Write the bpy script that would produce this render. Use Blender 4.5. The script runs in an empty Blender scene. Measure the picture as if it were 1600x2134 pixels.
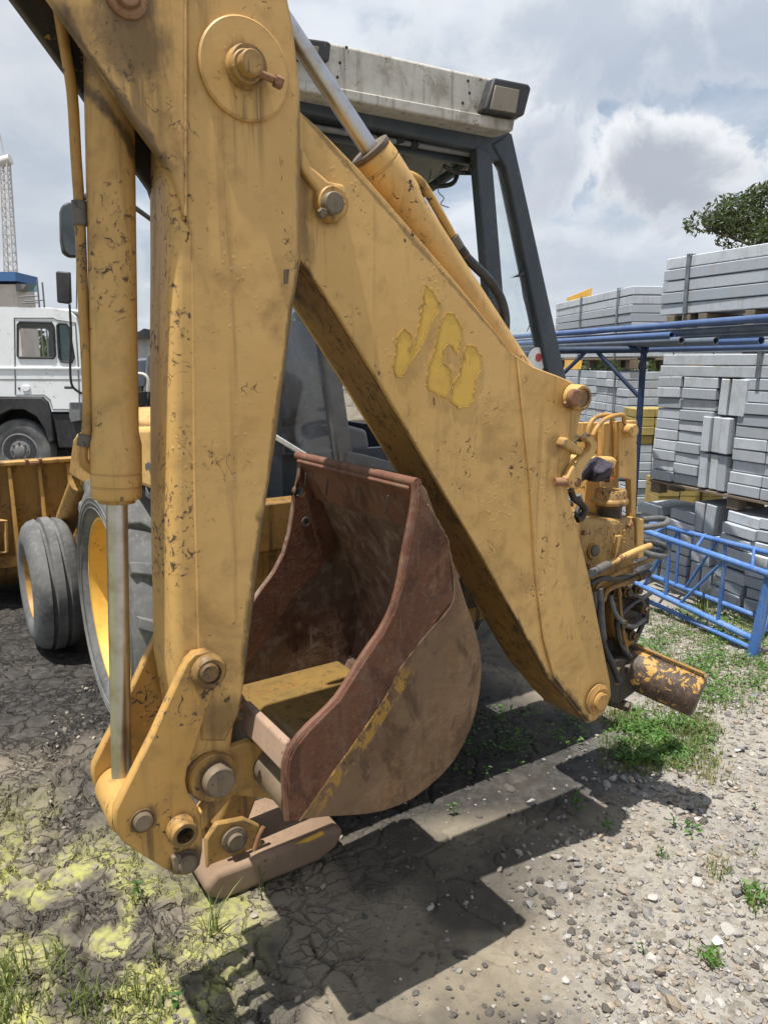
import bpy, bmesh, math, random
import numpy as np
from mathutils import Vector, Matrix

# ---------------------------------------------------------------- camera, sky, sun
scene = bpy.context.scene
CAM_H, PITCH, FPX = 1.8, math.radians(11.5), 1550.0      # 1600 x 2134 photograph
PHI = math.radians(33)                                    # heading of the machine
cam_data = bpy.data.cameras.new("camera")
cam = bpy.data.objects.new("camera", cam_data)
scene.collection.objects.link(cam)
cam.location = (0, 0, CAM_H)
cam.rotation_euler = (math.radians(90) - PITCH, 0, 0)
cam_data.sensor_fit = 'HORIZONTAL'
cam_data.sensor_width = 36.0
cam_data.lens = 36.0 * FPX / 1600.0
cam_data.clip_start = 0.05
cam_data.clip_end = 6000
scene.camera = cam
scene.render.resolution_x, scene.render.resolution_y = 767, 1024
scene.view_settings.view_transform = 'Standard'
scene.view_settings.look = 'None'
scene.view_settings.gamma = 1.0
scene.view_settings.exposure = 0.55
scene.view_settings.use_curve_mapping = False
scene.cycles.use_denoising = True
scene.cycles.adaptive_threshold = 0.025
scene.cycles.max_bounces = 8
scene.cycles.transparent_max_bounces = 12

R2 = (math.cos(PHI), math.sin(PHI))
F2 = (-math.sin(PHI), math.cos(PHI))
# sun: shadow shifts +0.27 along u and +0.05 along v for a metre of height
SU, SV = -0.27, -0.05
sx = SU * R2[0] + SV * F2[0]
sy = SU * R2[1] + SV * F2[1]
sun_vec = Vector((sx, sy, 1)).normalized()
sun_data = bpy.data.lights.new("sun", 'SUN')
sun_data.energy = 5.0
sun_data.angle = math.radians(0.5)
sun_data.color = (1.0, 0.955, 0.87)
sun = bpy.data.objects.new("sun", sun_data)
sun.rotation_euler = sun_vec.to_track_quat('Z', 'Y').to_euler()
sun.location = (0, 0, 20)
scene.collection.objects.link(sun)


class G:
    """tiny node-graph helper"""
    def __init__(self, tree):
        self.t = tree

    def n(self, typ, ins=None, **props):
        nd = self.t.nodes.new(typ)
        for k, v in props.items():
            setattr(nd, k, v)
        for k, v in (ins or {}).items():
            self.set(nd.inputs[k], v)
        return nd

    def set(self, sock, v):
        if isinstance(v, bpy.types.NodeSocket):
            self.t.links.new(v, sock)
        elif isinstance(v, (tuple, list)) and len(v) == 3 and sock.type == 'RGBA':
            sock.default_value = (*v, 1)
        else:
            sock.default_value = v

    def noise(self, vec, scale, detail=4, rough=0.55, dist=0.0):
        return self.n('ShaderNodeTexNoise', {'Vector': vec, 'Scale': scale, 'Detail': detail, 'Roughness': rough, 'Distortion': dist}).outputs['Fac']

    def vor(self, vec, scale, feature='F1', rnd=1.0, out='Distance'):
        return self.n('ShaderNodeTexVoronoi', {'Vector': vec, 'Scale': scale, 'Randomness': rnd}, feature=feature).outputs[out]

    def mapr(self, val, a, b, c=0.0, d=1.0, smooth=True):
        return self.n('ShaderNodeMapRange', {'Value': val, 'From Min': a, 'From Max': b, 'To Min': c, 'To Max': d},
                      interpolation_type='SMOOTHSTEP' if smooth else 'LINEAR').outputs['Result']

    def mix(self, f, a, b, mode='MIX'):
        nd = self.n('ShaderNodeMix', None, data_type='RGBA', blend_type=mode)
        self.set(nd.inputs[0], f); self.set(nd.inputs[6], a); self.set(nd.inputs[7], b)
        return nd.outputs[2]

    def m(self, op, a, b=0.0):
        nd = self.n('ShaderNodeMath', None, operation=op)
        self.set(nd.inputs[0], a); self.set(nd.inputs[1], b)
        return nd.outputs[0]

    def vmap(self, vec, scale=(1, 1, 1), rot=(0, 0, 0), loc=(0, 0, 0)):
        return self.n('ShaderNodeMapping', {'Vector': vec, 'Scale': scale, 'Rotation': rot, 'Location': loc}).outputs[0]

    def bump(self, h, strength=0.3, dist=0.01, normal=None):
        ins = {'Height': h, 'Strength': strength, 'Distance': dist}
        if normal is not None:
            ins['Normal'] = normal
        return self.n('ShaderNodeBump', ins).outputs[0]

    def sep(self, vec):
        return self.n('ShaderNodeSeparateXYZ', {'Vector': vec}).outputs


# ---------------------------------------------------------------- sky
world = bpy.data.worlds.new("World")
scene.world = world
world.use_nodes = True
wt = world.node_tree
wt.nodes.clear()
g = G(wt)
skyn = g.n('ShaderNodeTexSky', None, sky_type='NISHITA', sun_disc=False)
skyn.sun_elevation = math.asin(sun_vec.z)
skyn.sun_rotation = math.atan2(sun_vec.x, sun_vec.y)
skyn.air_density = 1.1
skyn.dust_density = 2.0
tc = g.n('ShaderNodeTexCoord').outputs['Generated']
sp = g.sep(tc)
zc = g.m('MAXIMUM', sp[2], 0.0)
den = g.m('ADD', zc, 0.22)
cxy = g.n('ShaderNodeCombineXYZ', {'X': g.m('DIVIDE', sp[0], den), 'Y': g.m('DIVIDE', sp[1], den), 'Z': 0.0}).outputs[0]
warp = g.vmap(cxy, loc=(3.1, 0.4, 0.0))
big = g.noise(warp, 1.05, 3, 0.5, 0.3)
mid = g.noise(g.vmap(cxy, loc=(7.3, 2.2, 1.7)), 2.4, 9, 0.56, 0.25)
cov = g.mapr(g.m('ADD', g.m('MULTIPLY', big, 0.55), g.m('MULTIPLY', mid, 0.6)), 0.44, 0.64)
thick = g.mapr(g.noise(g.vmap(cxy, loc=(1.3, 5.1, 4.0)), 1.7, 8, 0.55, 0.35), 0.40, 0.66)
cloud_col = g.mix(thick, (8.2, 8.6, 9.2), (5.6, 6.2, 7.1))


def cumulus(dirv, sx_, sz_, amount, grey, edge):
    """one heaped cloud about a direction of the sky: bright rim, grey middle"""
    d = Vector(dirv).normalized()
    right = Vector((d.y, -d.x, 0)).normalized()
    upv = right.cross(d)
    du = g.n('ShaderNodeVectorMath', None, operation='DOT_PRODUCT'); g.set(du.inputs[0], tc); du.inputs[1].default_value = right
    dv = g.n('ShaderNodeVectorMath', None, operation='DOT_PRODUCT'); g.set(dv.inputs[0], tc); dv.inputs[1].default_value = upv
    df = g.n('ShaderNodeVectorMath', None, operation='DOT_PRODUCT'); g.set(df.inputs[0], tc); df.inputs[1].default_value = d
    a = g.m('DIVIDE', du.outputs['Value'], sx_); b = g.m('DIVIDE', dv.outputs['Value'], sz_)
    rr = g.m('SQRT', g.m('ADD', g.m('MULTIPLY', a, a), g.m('MULTIPLY', b, b)))
    nz = g.noise(tc, 7.5, 9, 0.60, 0.35)
    fld = g.m('ADD', g.m('SUBTRACT', 1.0, rr), g.m('MULTIPLY', g.m('SUBTRACT', nz, 0.5), 3.2))
    front = g.m('GREATER_THAN', df.outputs['Value'], 0.3)
    body = g.m('MULTIPLY', g.mapr(fld, 0.0, 0.30), front)
    shade = g.mapr(g.m('SUBTRACT', fld, g.m('MULTIPLY', b, 0.40)), 0.05, 0.85)
    return g.m('MULTIPLY', body, amount), g.mix(shade, edge, grey)


def pxdir(px, py):
    x, y = (px - 800) / FPX, (1067 - py) / FPX
    c, s = math.cos(PITCH), math.sin(PITCH)
    return (x, c + y * s, -s + y * c)


col = g.mix(g.m('MULTIPLY', cov, 0.93), g.mix(0.45, skyn.outputs[0], (6.0, 6.9, 8.2)), cloud_col)
for px, py, a, b, am, gr, ed in ((1350, 355, 0.13, 0.075, 0.95, (4.6, 5.0, 5.7), (8.8, 9.0, 9.3)),
                                 (1120, 330, 0.09, 0.09, 0.8, (5.4, 5.9, 6.8), (7.8, 8.2, 8.7)),
                                 (1250, 560, 0.28, 0.06, 0.6, (5.6, 6.1, 7.0), (7.2, 7.6, 8.2)),
                                 (1330, 60, 0.30, 0.08, 0.8, (5.0, 5.6, 6.6), (7.6, 8.0, 8.5)),
                                 (60, 380, 0.16, 0.20, 0.6, (5.6, 6.0, 6.6), (7.2, 7.4, 7.7))):
    f_, c_ = cumulus(pxdir(px, py), a, b, am, gr, ed)
    col = g.mix(f_, col, c_)
# brightening low over the horizon
hz = g.mapr(sp[2], 0.20, 0.0)
col = g.mix(g.m('MULTIPLY', hz, 0.55), col, (6.4, 6.9, 7.6))
bg = g.n('ShaderNodeBackground', {'Color': col, 'Strength': 0.071})
wo = g.n('ShaderNodeOutputWorld', {'Surface': bg.outputs[0]})

# ---------------------------------------------------------------- pixel <-> place
_c, _s = math.cos(PITCH), math.sin(PITCH)


def ray(px, py):
    x, y = (px - 800) / FPX, (1067 - py) / FPX
    return (x, _c + y * _s, -_s + y * _c)


def P(px, py, v):
    """machine coordinates (u right, v forward, w up) of a traced point on the vertical plane v"""
    r = ray(px, py)
    k = v / (r[0] * F2[0] + r[1] * F2[1])
    X, Y, Z = r[0] * k, r[1] * k, CAM_H + r[2] * k
    return Vector((X * R2[0] + Y * R2[1], v, Z))


def AtY(px, py, Y):
    r = ray(px, py); k = Y / r[1]
    return Vector((r[0] * k, Y, CAM_H + r[2] * k))


def Gd(px, py, z=0.0):
    r = ray(px, py); k = (z - CAM_H) / r[2]
    return Vector((r[0] * k, r[1] * k, z))


def W(u, v, w=0.0):
    return Vector((u * R2[0] + v * F2[0], u * R2[1] + v * F2[1], w))


def pxm(v, px=600, py=1000):
    """metres per photo pixel near a traced point on plane v"""
    r = ray(px, py)
    k = v / (r[0] * F2[0] + r[1] * F2[1])
    return k / FPX


# ---------------------------------------------------------------- materials
MATS = {}


def newmat(name):
    m = bpy.data.materials.new(name)
    m.use_nodes = True
    m.node_tree.nodes.clear()
    gg = G(m.node_tree)
    MATS[name] = m
    return m, gg


def finish(gg, **ins):
    b = gg.n('ShaderNodeBsdfPrincipled')
    for k, v in ins.items():
        gg.set(b.inputs[k.replace('_', ' ')], v)
    gg.n('ShaderNodeOutputMaterial', {'Surface': b.outputs[0]})
    return b


def paint(name, c1, c2, dirt=0.5, chips=0.5, chip_col=(0.085, 0.052, 0.034), dirt_col=(0.16, 0.10, 0.05),
          rough=0.5, scale=1.0, streak=True, blister=0.4, under=None, edge=0.6, spec=0.35, pins=(), lines=()):
    m, g = newmat(name)
    oc = g.n('ShaderNodeTexCoord').outputs['Object']
    base = g.mix(g.mapr(g.noise(oc, 2.3 * scale, 5, 0.6), 0.35, 0.68), c1, c2)
    base = g.mix(g.m('MULTIPLY', g.mapr(g.noise(oc, 14 * scale, 4, 0.6), 0.5, 0.72), 0.25), base, dirt_col)
    # grime: soft clouds and vertical runs
    d1 = g.mapr(g.noise(oc, 4.2 * scale, 7, 0.66, 0.4), 0.52, 0.74)
    d = d1
    if streak:
        st = g.noise(g.vmap(oc, (1, 1, 0.05)), 21 * scale, 6, 0.62, 0.3)
        d = g.m('MAXIMUM', d1, g.m('MULTIPLY', g.mapr(st, 0.52, 0.72), 0.85))
    base = g.mix(g.m('MULTIPLY', d, dirt), base, dirt_col)
    # scuffs: short drawn-out scratches
    sc = g.mapr(g.noise(g.vmap(oc, (1, 1, 0.25), (0.4, 0.9, 0.3)), 45 * scale, 3, 0.5, 0.6), 0.69, 0.74)
    base = g.mix(g.m('MULTIPLY', sc, 0.55 * chips), base, dirt_col)
    # chips down to primer / rust, gathered in patches
    patch = g.mapr(g.noise(g.vmap(oc, loc=(3, 7, 1)), 4.2 * scale, 4, 0.62), 0.45, 0.66)
    ch = g.noise(oc, 52 * scale, 5, 0.62, 0.9)
    thr = g.m('SUBTRACT', 0.745 - 0.03 * chips, g.m('MULTIPLY', patch, 0.135))
    chip = g.mapr(g.m('SUBTRACT', ch, thr), 0.0, 0.018)
    sq = g.noise(g.vmap(oc, (1, 1, 0.8), (0.2, 0.5, 0.1), (5, 2, 8)), 13 * scale, 3, 0.55, 1.2)
    sqm = g.mapr(g.noise(g.vmap(oc, loc=(9, 4, 2)), 8.5 * scale, 3, 0.6), 0.60 - 0.03 * chips, 0.66 - 0.03 * chips)
    sqv = g.m('MULTIPLY', g.mapr(g.m('ABSOLUTE', g.m('SUBTRACT', sq, 0.5)), 0.012, 0.003), sqm)
    chip = g.m('MAXIMUM', chip, g.m('MULTIPLY', sqv, 0.8))
    if edge > 0:
        nrm = g.n('ShaderNodeNewGeometry').outputs['Normal']
        bv = g.n('ShaderNodeBevel', {'Radius': 0.012}, samples=4).outputs[0]
        dt = g.n('ShaderNodeVectorMath', None, operation='DOT_PRODUCT')
        g.set(dt.inputs[0], nrm); g.set(dt.inputs[1], bv)
        e = g.mapr(dt.outputs['Value'], 0.985, 0.86)
        e = g.m('MULTIPLY', g.mapr(g.m('ADD', g.m('MULTIPLY', e, 0.55), g.m('MULTIPLY', g.noise(oc, 30 * scale, 5, 0.65), 0.7)), 0.66, 0.76), e)
        chip = g.m('MAXIMUM', chip, g.m('MULTIPLY', e, edge))
    if under:
        up = g.mapr(g.m('SUBTRACT', ch, g.m('SUBTRACT', thr, 0.05)), 0.0, 0.01)
        base = g.mix(g.m('MULTIPLY', up, 0.7), base, under)
    base = g.mix(chip, base, chip_col)
    if pins or lines:
        # old grease round the pins, painted shade at the ram top, runs below them, and rubbed dirt along an edge
        s3 = g.sep(oc); brk = g.noise(g.vmap(oc, (1, 1, 0.5), (0, 0, 0), (2, 3, 4)), 19, 6, 0.65, 0.4); run = g.noise(g.vmap(oc, (1, 1, 0.05)), 34, 4, 0.6)
        tot = None
        for x0, z0, r0, st0 in pins:
            dx = g.m('SUBTRACT', s3[0], x0); dz = g.m('SUBTRACT', s3[2], z0)
            rad = g.m('SQRT', g.m('ADD', g.m('MULTIPLY', dx, dx), g.m('MULTIPLY', dz, dz)))
            a1 = g.mapr(g.m('ADD', rad, g.m('MULTIPLY', g.m('SUBTRACT', brk, 0.5), r0 * 1.3)), r0, r0 * 0.45)
            below = g.m('MULTIPLY', g.mapr(g.m('ABSOLUTE', dx), r0 * 0.75, r0 * 0.45), g.m('MULTIPLY', g.mapr(dz, 0.0, -r0 * 0.5), g.mapr(dz, -r0 * 4.5, -r0 * 1.2)))
            a2 = g.m('MULTIPLY', below, g.mapr(run, 0.48, 0.62))
            a_ = g.m('MULTIPLY', g.m('MAXIMUM', g.m('MULTIPLY', a1, 0.85), g.m('MULTIPLY', a2, 0.7)), st0)
            tot = a_ if tot is None else g.m('MAXIMUM', tot, a_)
        for (ax, az), (bx, bz), wd, st0 in lines:
            L = math.hypot(bx - ax, bz - az); ex, ez = (bx - ax) / L, (bz - az) / L
            ac = g.m('ABSOLUTE', g.m('ADD', g.m('MULTIPLY', g.m('SUBTRACT', s3[0], ax), -ez), g.m('MULTIPLY', g.m('SUBTRACT', s3[2], az), ex)))
            al_ = g.m('ADD', g.m('MULTIPLY', g.m('SUBTRACT', s3[0], ax), ex), g.m('MULTIPLY', g.m('SUBTRACT', s3[2], az), ez))
            a_ = g.mapr(g.m('ADD', ac, g.m('MULTIPLY', g.m('SUBTRACT', brk, 0.5), wd * 3.0)), wd, wd * 0.2)
            a_ = g.m('MULTIPLY', a_, g.m('MULTIPLY', g.mapr(al_, -0.03, 0.03), g.mapr(al_, L + 0.03, L - 0.03)))
            a_ = g.m('MULTIPLY', a_, st0)
            tot = a_ if tot is None else g.m('MAXIMUM', tot, a_)
        base = g.mix(tot, base, (0.045, 0.03, 0.02))
    h = g.m('ADD', g.m('MULTIPLY', g.noise(oc, 9 * scale, 3, 0.5), 0.6), g.m('MULTIPLY', g.noise(oc, 160, 2, 0.5), 0.06))
    if blister > 0:
        bl = g.mapr(g.vor(g.vmap(oc, (1, 1, 0.8)), 62, 'F1'), 0.30, 0.12)
        bl = g.m('MULTIPLY', bl, g.mapr(g.noise(oc, 5.5, 4, 0.6), 0.55, 0.70))
        h = g.m('ADD', h, g.m('MULTIPLY', bl, blister))
    h = g.m('SUBTRACT', h, g.m('MULTIPLY', chip, 0.25))
    rg = g.m('ADD', rough, g.m('MULTIPLY', g.m('ADD', d, chip), 0.2))
    finish(g, Base_Color=base, Roughness=g.m('MINIMUM', rg, 0.95), Normal=g.bump(h, 0.35, 0.008), **{'Specular IOR Level': spec})
    return m


YA, YB = (0.478, 0.288, 0.096), (0.545, 0.342, 0.128)
BROWN = (0.17, 0.105, 0.05)
_PX = lambda x, y, v: (P(x, y, v).x - 1.7, P(x, y, v).z)
_pin = lambda x, y, v, r, st: (*_PX(x, y, v), r, st)
paint('yellow', YA, YB, 0.62, 0.25, dirt_col=(0.17, 0.10, 0.04), under=(0.26, 0.16, 0.065),
      pins=(_pin(512, 141, 1.65, 0.062, 0.8), _pin(262, -8, 1.65, 0.085, 0.9), _pin(170, 90, 1.65, 0.06, 0.45), _pin(230, 130, 1.79, 0.10, 0.8), _pin(470, 1500, 1.65, 0.09, 0.6)),  # the ram-top entry is shade painted on the barrel, not a pin
      lines=((_PX(627, 200, 1.65), _PX(627, 540, 1.65), 0.012, 0.5), (_PX(627, 540, 1.65), _PX(552, 1060, 1.65), 0.012, 0.7), (_PX(552, 1060, 1.65), _PX(510, 1425, 1.65), 0.02, 0.8), (_PX(106, 0, 1.65), _PX(352, 352, 1.65), 0.02, 0.8)))
paint('yellow_worn', (0.485, 0.292, 0.097), (0.552, 0.346, 0.128), 0.62, 1.3, dirt_col=(0.16, 0.095, 0.04), under=(0.25, 0.155, 0.065), blister=1.4)
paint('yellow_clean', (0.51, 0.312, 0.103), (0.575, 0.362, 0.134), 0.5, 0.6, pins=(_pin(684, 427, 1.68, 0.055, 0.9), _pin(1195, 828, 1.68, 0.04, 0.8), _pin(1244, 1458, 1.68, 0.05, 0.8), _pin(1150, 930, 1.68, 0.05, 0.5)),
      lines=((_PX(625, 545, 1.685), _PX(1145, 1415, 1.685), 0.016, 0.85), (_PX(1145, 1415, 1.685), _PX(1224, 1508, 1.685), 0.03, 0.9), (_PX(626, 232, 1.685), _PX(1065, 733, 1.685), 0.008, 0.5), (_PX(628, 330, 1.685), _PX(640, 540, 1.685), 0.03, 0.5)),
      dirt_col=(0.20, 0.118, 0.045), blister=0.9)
paint('yellow_dirty', (0.37, 0.205, 0.052), (0.46, 0.268, 0.08), 0.9, 1.2, dirt_col=(0.11, 0.075, 0.045), under=(0.28, 0.18, 0.08),
      pins=(_pin(432, 1398, 1.62, 0.06, 0.8), _pin(297, 1710, 1.62, 0.045, 0.9), _pin(378, 1728, 1.62, 0.05, 0.8), _pin(390, 1798, 1.62, 0.055, 0.95), _pin(437, 1612, 1.66, 0.075, 0.9)))
paint('yellow_grease_shade', (0.27, 0.15, 0.038), (0.20, 0.11, 0.033), 1.0, 1.6, dirt_col=(0.03, 0.024, 0.018), chip_col=(0.02, 0.017, 0.014), scale=1.6)  # greasy yellow, dark enough to carry the shade under the boom too
paint('yellow_bright', (0.72, 0.42, 0.07), (0.76, 0.46, 0.10), 0.3, 0.4, dirt_col=(0.3, 0.17, 0.06), blister=0.2)
paint('logo', (0.57, 0.355, 0.065), (0.61, 0.385, 0.08), 0.25, 0.5, dirt_col=(0.30, 0.17, 0.04), blister=0.0, edge=0.9, chip_col=(0.20, 0.12, 0.04))
paint('cab_dark', (0.035, 0.047, 0.062), (0.05, 0.064, 0.082), 0.5, 0.35, chip_col=(0.11, 0.11, 0.11), dirt_col=(0.10, 0.10, 0.10), rough=0.42, blister=0, edge=0.5)
paint('cab_white', (0.42, 0.405, 0.37), (0.50, 0.485, 0.45), 0.9, 1.3, chip_col=(0.14, 0.07, 0.035), dirt_col=(0.20, 0.165, 0.12), rough=0.5, blister=0.1, scale=1.4)
paint('truck_white', (0.74, 0.77, 0.80), (0.78, 0.81, 0.84), 0.18, 0.1, chip_col=(0.3, 0.28, 0.26), dirt_col=(0.45, 0.45, 0.43), rough=0.35, blister=0, edge=0, scale=0.4)
paint('black_plastic', (0.022, 0.023, 0.026), (0.04, 0.041, 0.044), 0.5, 0.1, chip_col=(0.1, 0.1, 0.1), dirt_col=(0.09, 0.085, 0.08), blister=0, edge=0)
paint('grease_shade_black', (0.018, 0.016, 0.015), (0.04, 0.033, 0.026), 0.7, 0.8, chip_col=(0.30, 0.17, 0.04), dirt_col=(0.09, 0.07, 0.05), scale=1.7, blister=0.5)  # black grease; also painted shade on the far gooseneck plate and web
paint('dusty_steel', (0.10, 0.09, 0.08), (0.155, 0.137, 0.12), 0.5, 0.6, chip_col=(0.05, 0.045, 0.04), dirt_col=(0.10, 0.085, 0.07), scale=1.6, rough=0.7)
paint('pin_steel', (0.12, 0.095, 0.07), (0.20, 0.15, 0.10), 0.6, 0.8, chip_col=(0.04, 0.03, 0.025), dirt_col=(0.06, 0.045, 0.035), scale=2.2, rough=0.5)
paint('rust_pin', (0.20, 0.10, 0.055), (0.30, 0.17, 0.09), 0.6, 0.8, chip_col=(0.06, 0.03, 0.02), dirt_col=(0.10, 0.05, 0.03), scale=2.2, rough=0.75)
paint('blue_paint', (0.045, 0.13, 0.38), (0.08, 0.19, 0.46), 0.55, 0.7, chip_col=(0.19, 0.13, 0.10), dirt_col=(0.24, 0.28, 0.36), scale=1.6, rough=0.55, blister=0, edge=0)
paint('blue_grey', (0.10, 0.13, 0.18), (0.15, 0.17, 0.20), 0.7, 0.9, chip_col=(0.11, 0.07, 0.05), dirt_col=(0.07, 0.07, 0.075), scale=1.6, rough=0.6, blister=0, edge=0)
paint('blue_pipe', (0.06, 0.11, 0.25), (0.09, 0.15, 0.31), 0.6, 1.0, chip_col=(0.16, 0.10, 0.07), dirt_col=(0.14, 0.15, 0.18), scale=1.6, rough=0.55, blister=0, edge=0)
paint('yellow_brown', (0.29, 0.17, 0.05), (0.37, 0.225, 0.078), 0.95, 1.4, dirt_col=(0.085, 0.06, 0.038), under=(0.2, 0.13, 0.06))
paint('navy_paint', (0.012, 0.026, 0.065), (0.018, 0.036, 0.085), 0.5, 0.7, chip_col=(0.10, 0.10, 0.12), dirt_col=(0.06, 0.06, 0.07), scale=1.6, rough=0.6, blister=0, edge=0)
paint('cream_wall', (0.52, 0.47, 0.42), (0.60, 0.55, 0.50), 0.4, 0.1, dirt_col=(0.33, 0.3, 0.27), rough=0.9, scale=0.25, blister=0, edge=0)
paint('lattice_white', (0.55, 0.52, 0.50), (0.62, 0.60, 0.58), 0.4, 0.3, dirt_col=(0.3, 0.26, 0.24), rough=0.6, scale=0.2, blister=0, edge=0)
paint('dust_shoe', (0.20, 0.135, 0.09), (0.27, 0.185, 0.125), 0.55, 0.6, chip_col=(0.15, 0.07, 0.04), dirt_col=(0.17, 0.115, 0.08), scale=1.5, rough=0.85)
paint('dust_lip', (0.33, 0.225, 0.16), (0.27, 0.19, 0.145), 0.5, 0.7, chip_col=(0.17, 0.08, 0.05), dirt_col=(0.21, 0.16, 0.13), scale=2.0, rough=0.85)
paint('wood', (0.15, 0.12, 0.09), (0.21, 0.17, 0.125), 0.6, 0.5, chip_col=(0.08, 0.06, 0.045), dirt_col=(0.13, 0.10, 0.075), scale=2.0, rough=0.9, blister=0, edge=0)
paint('lens', (0.17, 0.14, 0.10), (0.22, 0.19, 0.14), 0.6, 0.1, dirt_col=(0.18, 0.15, 0.11), rough=0.25, blister=0, edge=0, spec=0.6)


def simple(name, col, rough=0.5, metal=0.0, var=0.15, scale=20, bump=0.1, spec=0.5):
    m, g = newmat(name)
    oc = g.n('ShaderNodeTexCoord').outputs['Object']
    nz = g.noise(oc, scale, 5, 0.6)
    dark = tuple(c * (1 - var) for c in col); lite = tuple(min(1, c * (1 + var)) for c in col)
    finish(g, Base_Color=g.mix(g.mapr(nz, 0.3, 0.7), dark, lite), Roughness=g.m('ADD', rough, g.m('MULTIPLY', g.m('SUBTRACT', nz, 0.5), 0.15)),
           Metallic=metal, Normal=g.bump(nz, bump, 0.004), **{'Specular IOR Level': spec})
    return m


simple('rubber_hose', (0.028, 0.028, 0.03), 0.55, var=0.35, scale=30)
simple('hose_grey', (0.10, 0.10, 0.10), 0.6, var=0.3, scale=30)
simple('dark_inside', (0.012, 0.012, 0.013), 0.8)
simple('seat_fabric', (0.03, 0.03, 0.033), 0.85)
simple('strap_steel', (0.20, 0.22, 0.24), 0.45, 0.6, 0.3, 15)
simple('wire', (0.02, 0.02, 0.02), 0.5)
simple('grey_plastic', (0.16, 0.165, 0.17), 0.55)
simple('blue_roof', (0.05, 0.14, 0.32), 0.6)
simple('rag_cloth', (0.035, 0.03, 0.045), 0.95, var=0.5, scale=40, bump=0.4)
simple('orange_cloth', (0.60, 0.16, 0.04), 0.9)
simple('tan_cloth', (0.42, 0.31, 0.19), 0.95, var=0.3, scale=30, bump=0.4)
simple('litter', (0.75, 0.78, 0.80), 0.6)
simple('tar_black', (0.03, 0.028, 0.026), 0.8, var=0.4)
simple('mirror_glass', (0.10, 0.12, 0.125), 0.08, 0.3, 0.05)
simple('concrete_far', (0.42, 0.41, 0.39), 0.9, var=0.15, scale=3)
simple('label_white', (0.75, 0.75, 0.73), 0.5)
simple('label_red', (0.45, 0.06, 0.05), 0.5)
simple('letter_grey', (0.07, 0.075, 0.085), 0.6, var=0.3)

# chrome rods: bright, slightly streaked along the rod
m, g = newmat('chrome')
oc = g.n('ShaderNodeTexCoord').outputs['Object']
nz = g.noise(oc, 14, 4, 0.6); st = g.noise(g.vmap(oc, (60, 60, 1.2)), 1.0, 3, 0.5)
finish(g, Base_Color=g.mix(g.mapr(nz, 0.45, 0.75), (0.50, 0.50, 0.52), (0.36, 0.33, 0.29)), Metallic=1.0,
       Roughness=g.m('ADD', 0.24, g.m('MULTIPLY', st, 0.22)), Normal=g.bump(st, 0.04, 0.002))

# glass: dusty pane (real refraction-free sheet: transparent + gloss + film of dust)
def glass(name, tint, dust, dust_col=(0.45, 0.46, 0.46), gloss=0.10):
    m, g = newmat(name)
    oc = g.n('ShaderNodeTexCoord').outputs['Object']
    fc = g.n('ShaderNodeLayerWeight', {'Blend': 0.5}).outputs['Facing']
    fr = g.m('ADD', 0.035, g.m('MULTIPLY', g.m('POWER', fc, 5.0), 0.85))
    tr = g.n('ShaderNodeBsdfTransparent', {'Color': tint})
    gl = g.n('ShaderNodeBsdfGlossy', {'Color': (1, 1, 1), 'Roughness': 0.03})
    df = g.n('ShaderNodeBsdfDiffuse', {'Color': dust_col})
    tl = g.n('ShaderNodeBsdfTranslucent', {'Color': dust_col})
    dd = g.n('ShaderNodeMixShader', {0: 0.5, 1: df.outputs[0], 2: tl.outputs[0]})
    nz = g.mapr(g.noise(g.vmap(oc, (1, 1, 0.6)), 5.0, 7, 0.65, 0.5), 0.25, 0.8)
    m1 = g.n('ShaderNodeMixShader', {0: g.m('ADD', fr, gloss * 0.3), 1: tr.outputs[0], 2: gl.outputs[0]})
    m2 = g.n('ShaderNodeMixShader', {0: g.m('MULTIPLY', nz, dust), 1: m1.outputs[0], 2: dd.outputs[0]})
    g.n('ShaderNodeOutputMaterial', {'Surface': m2.outputs[0]})
    return m


glass('cab_glass', (0.92, 0.955, 0.96), 0.14, (0.75, 0.76, 0.76))
glass('cab_glass_dirty', (0.60, 0.64, 0.68), 0.55, (0.50, 0.52, 0.54))
glass('truck_glass', (0.45, 0.62, 0.60), 0.25, (0.25, 0.35, 0.34))

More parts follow.
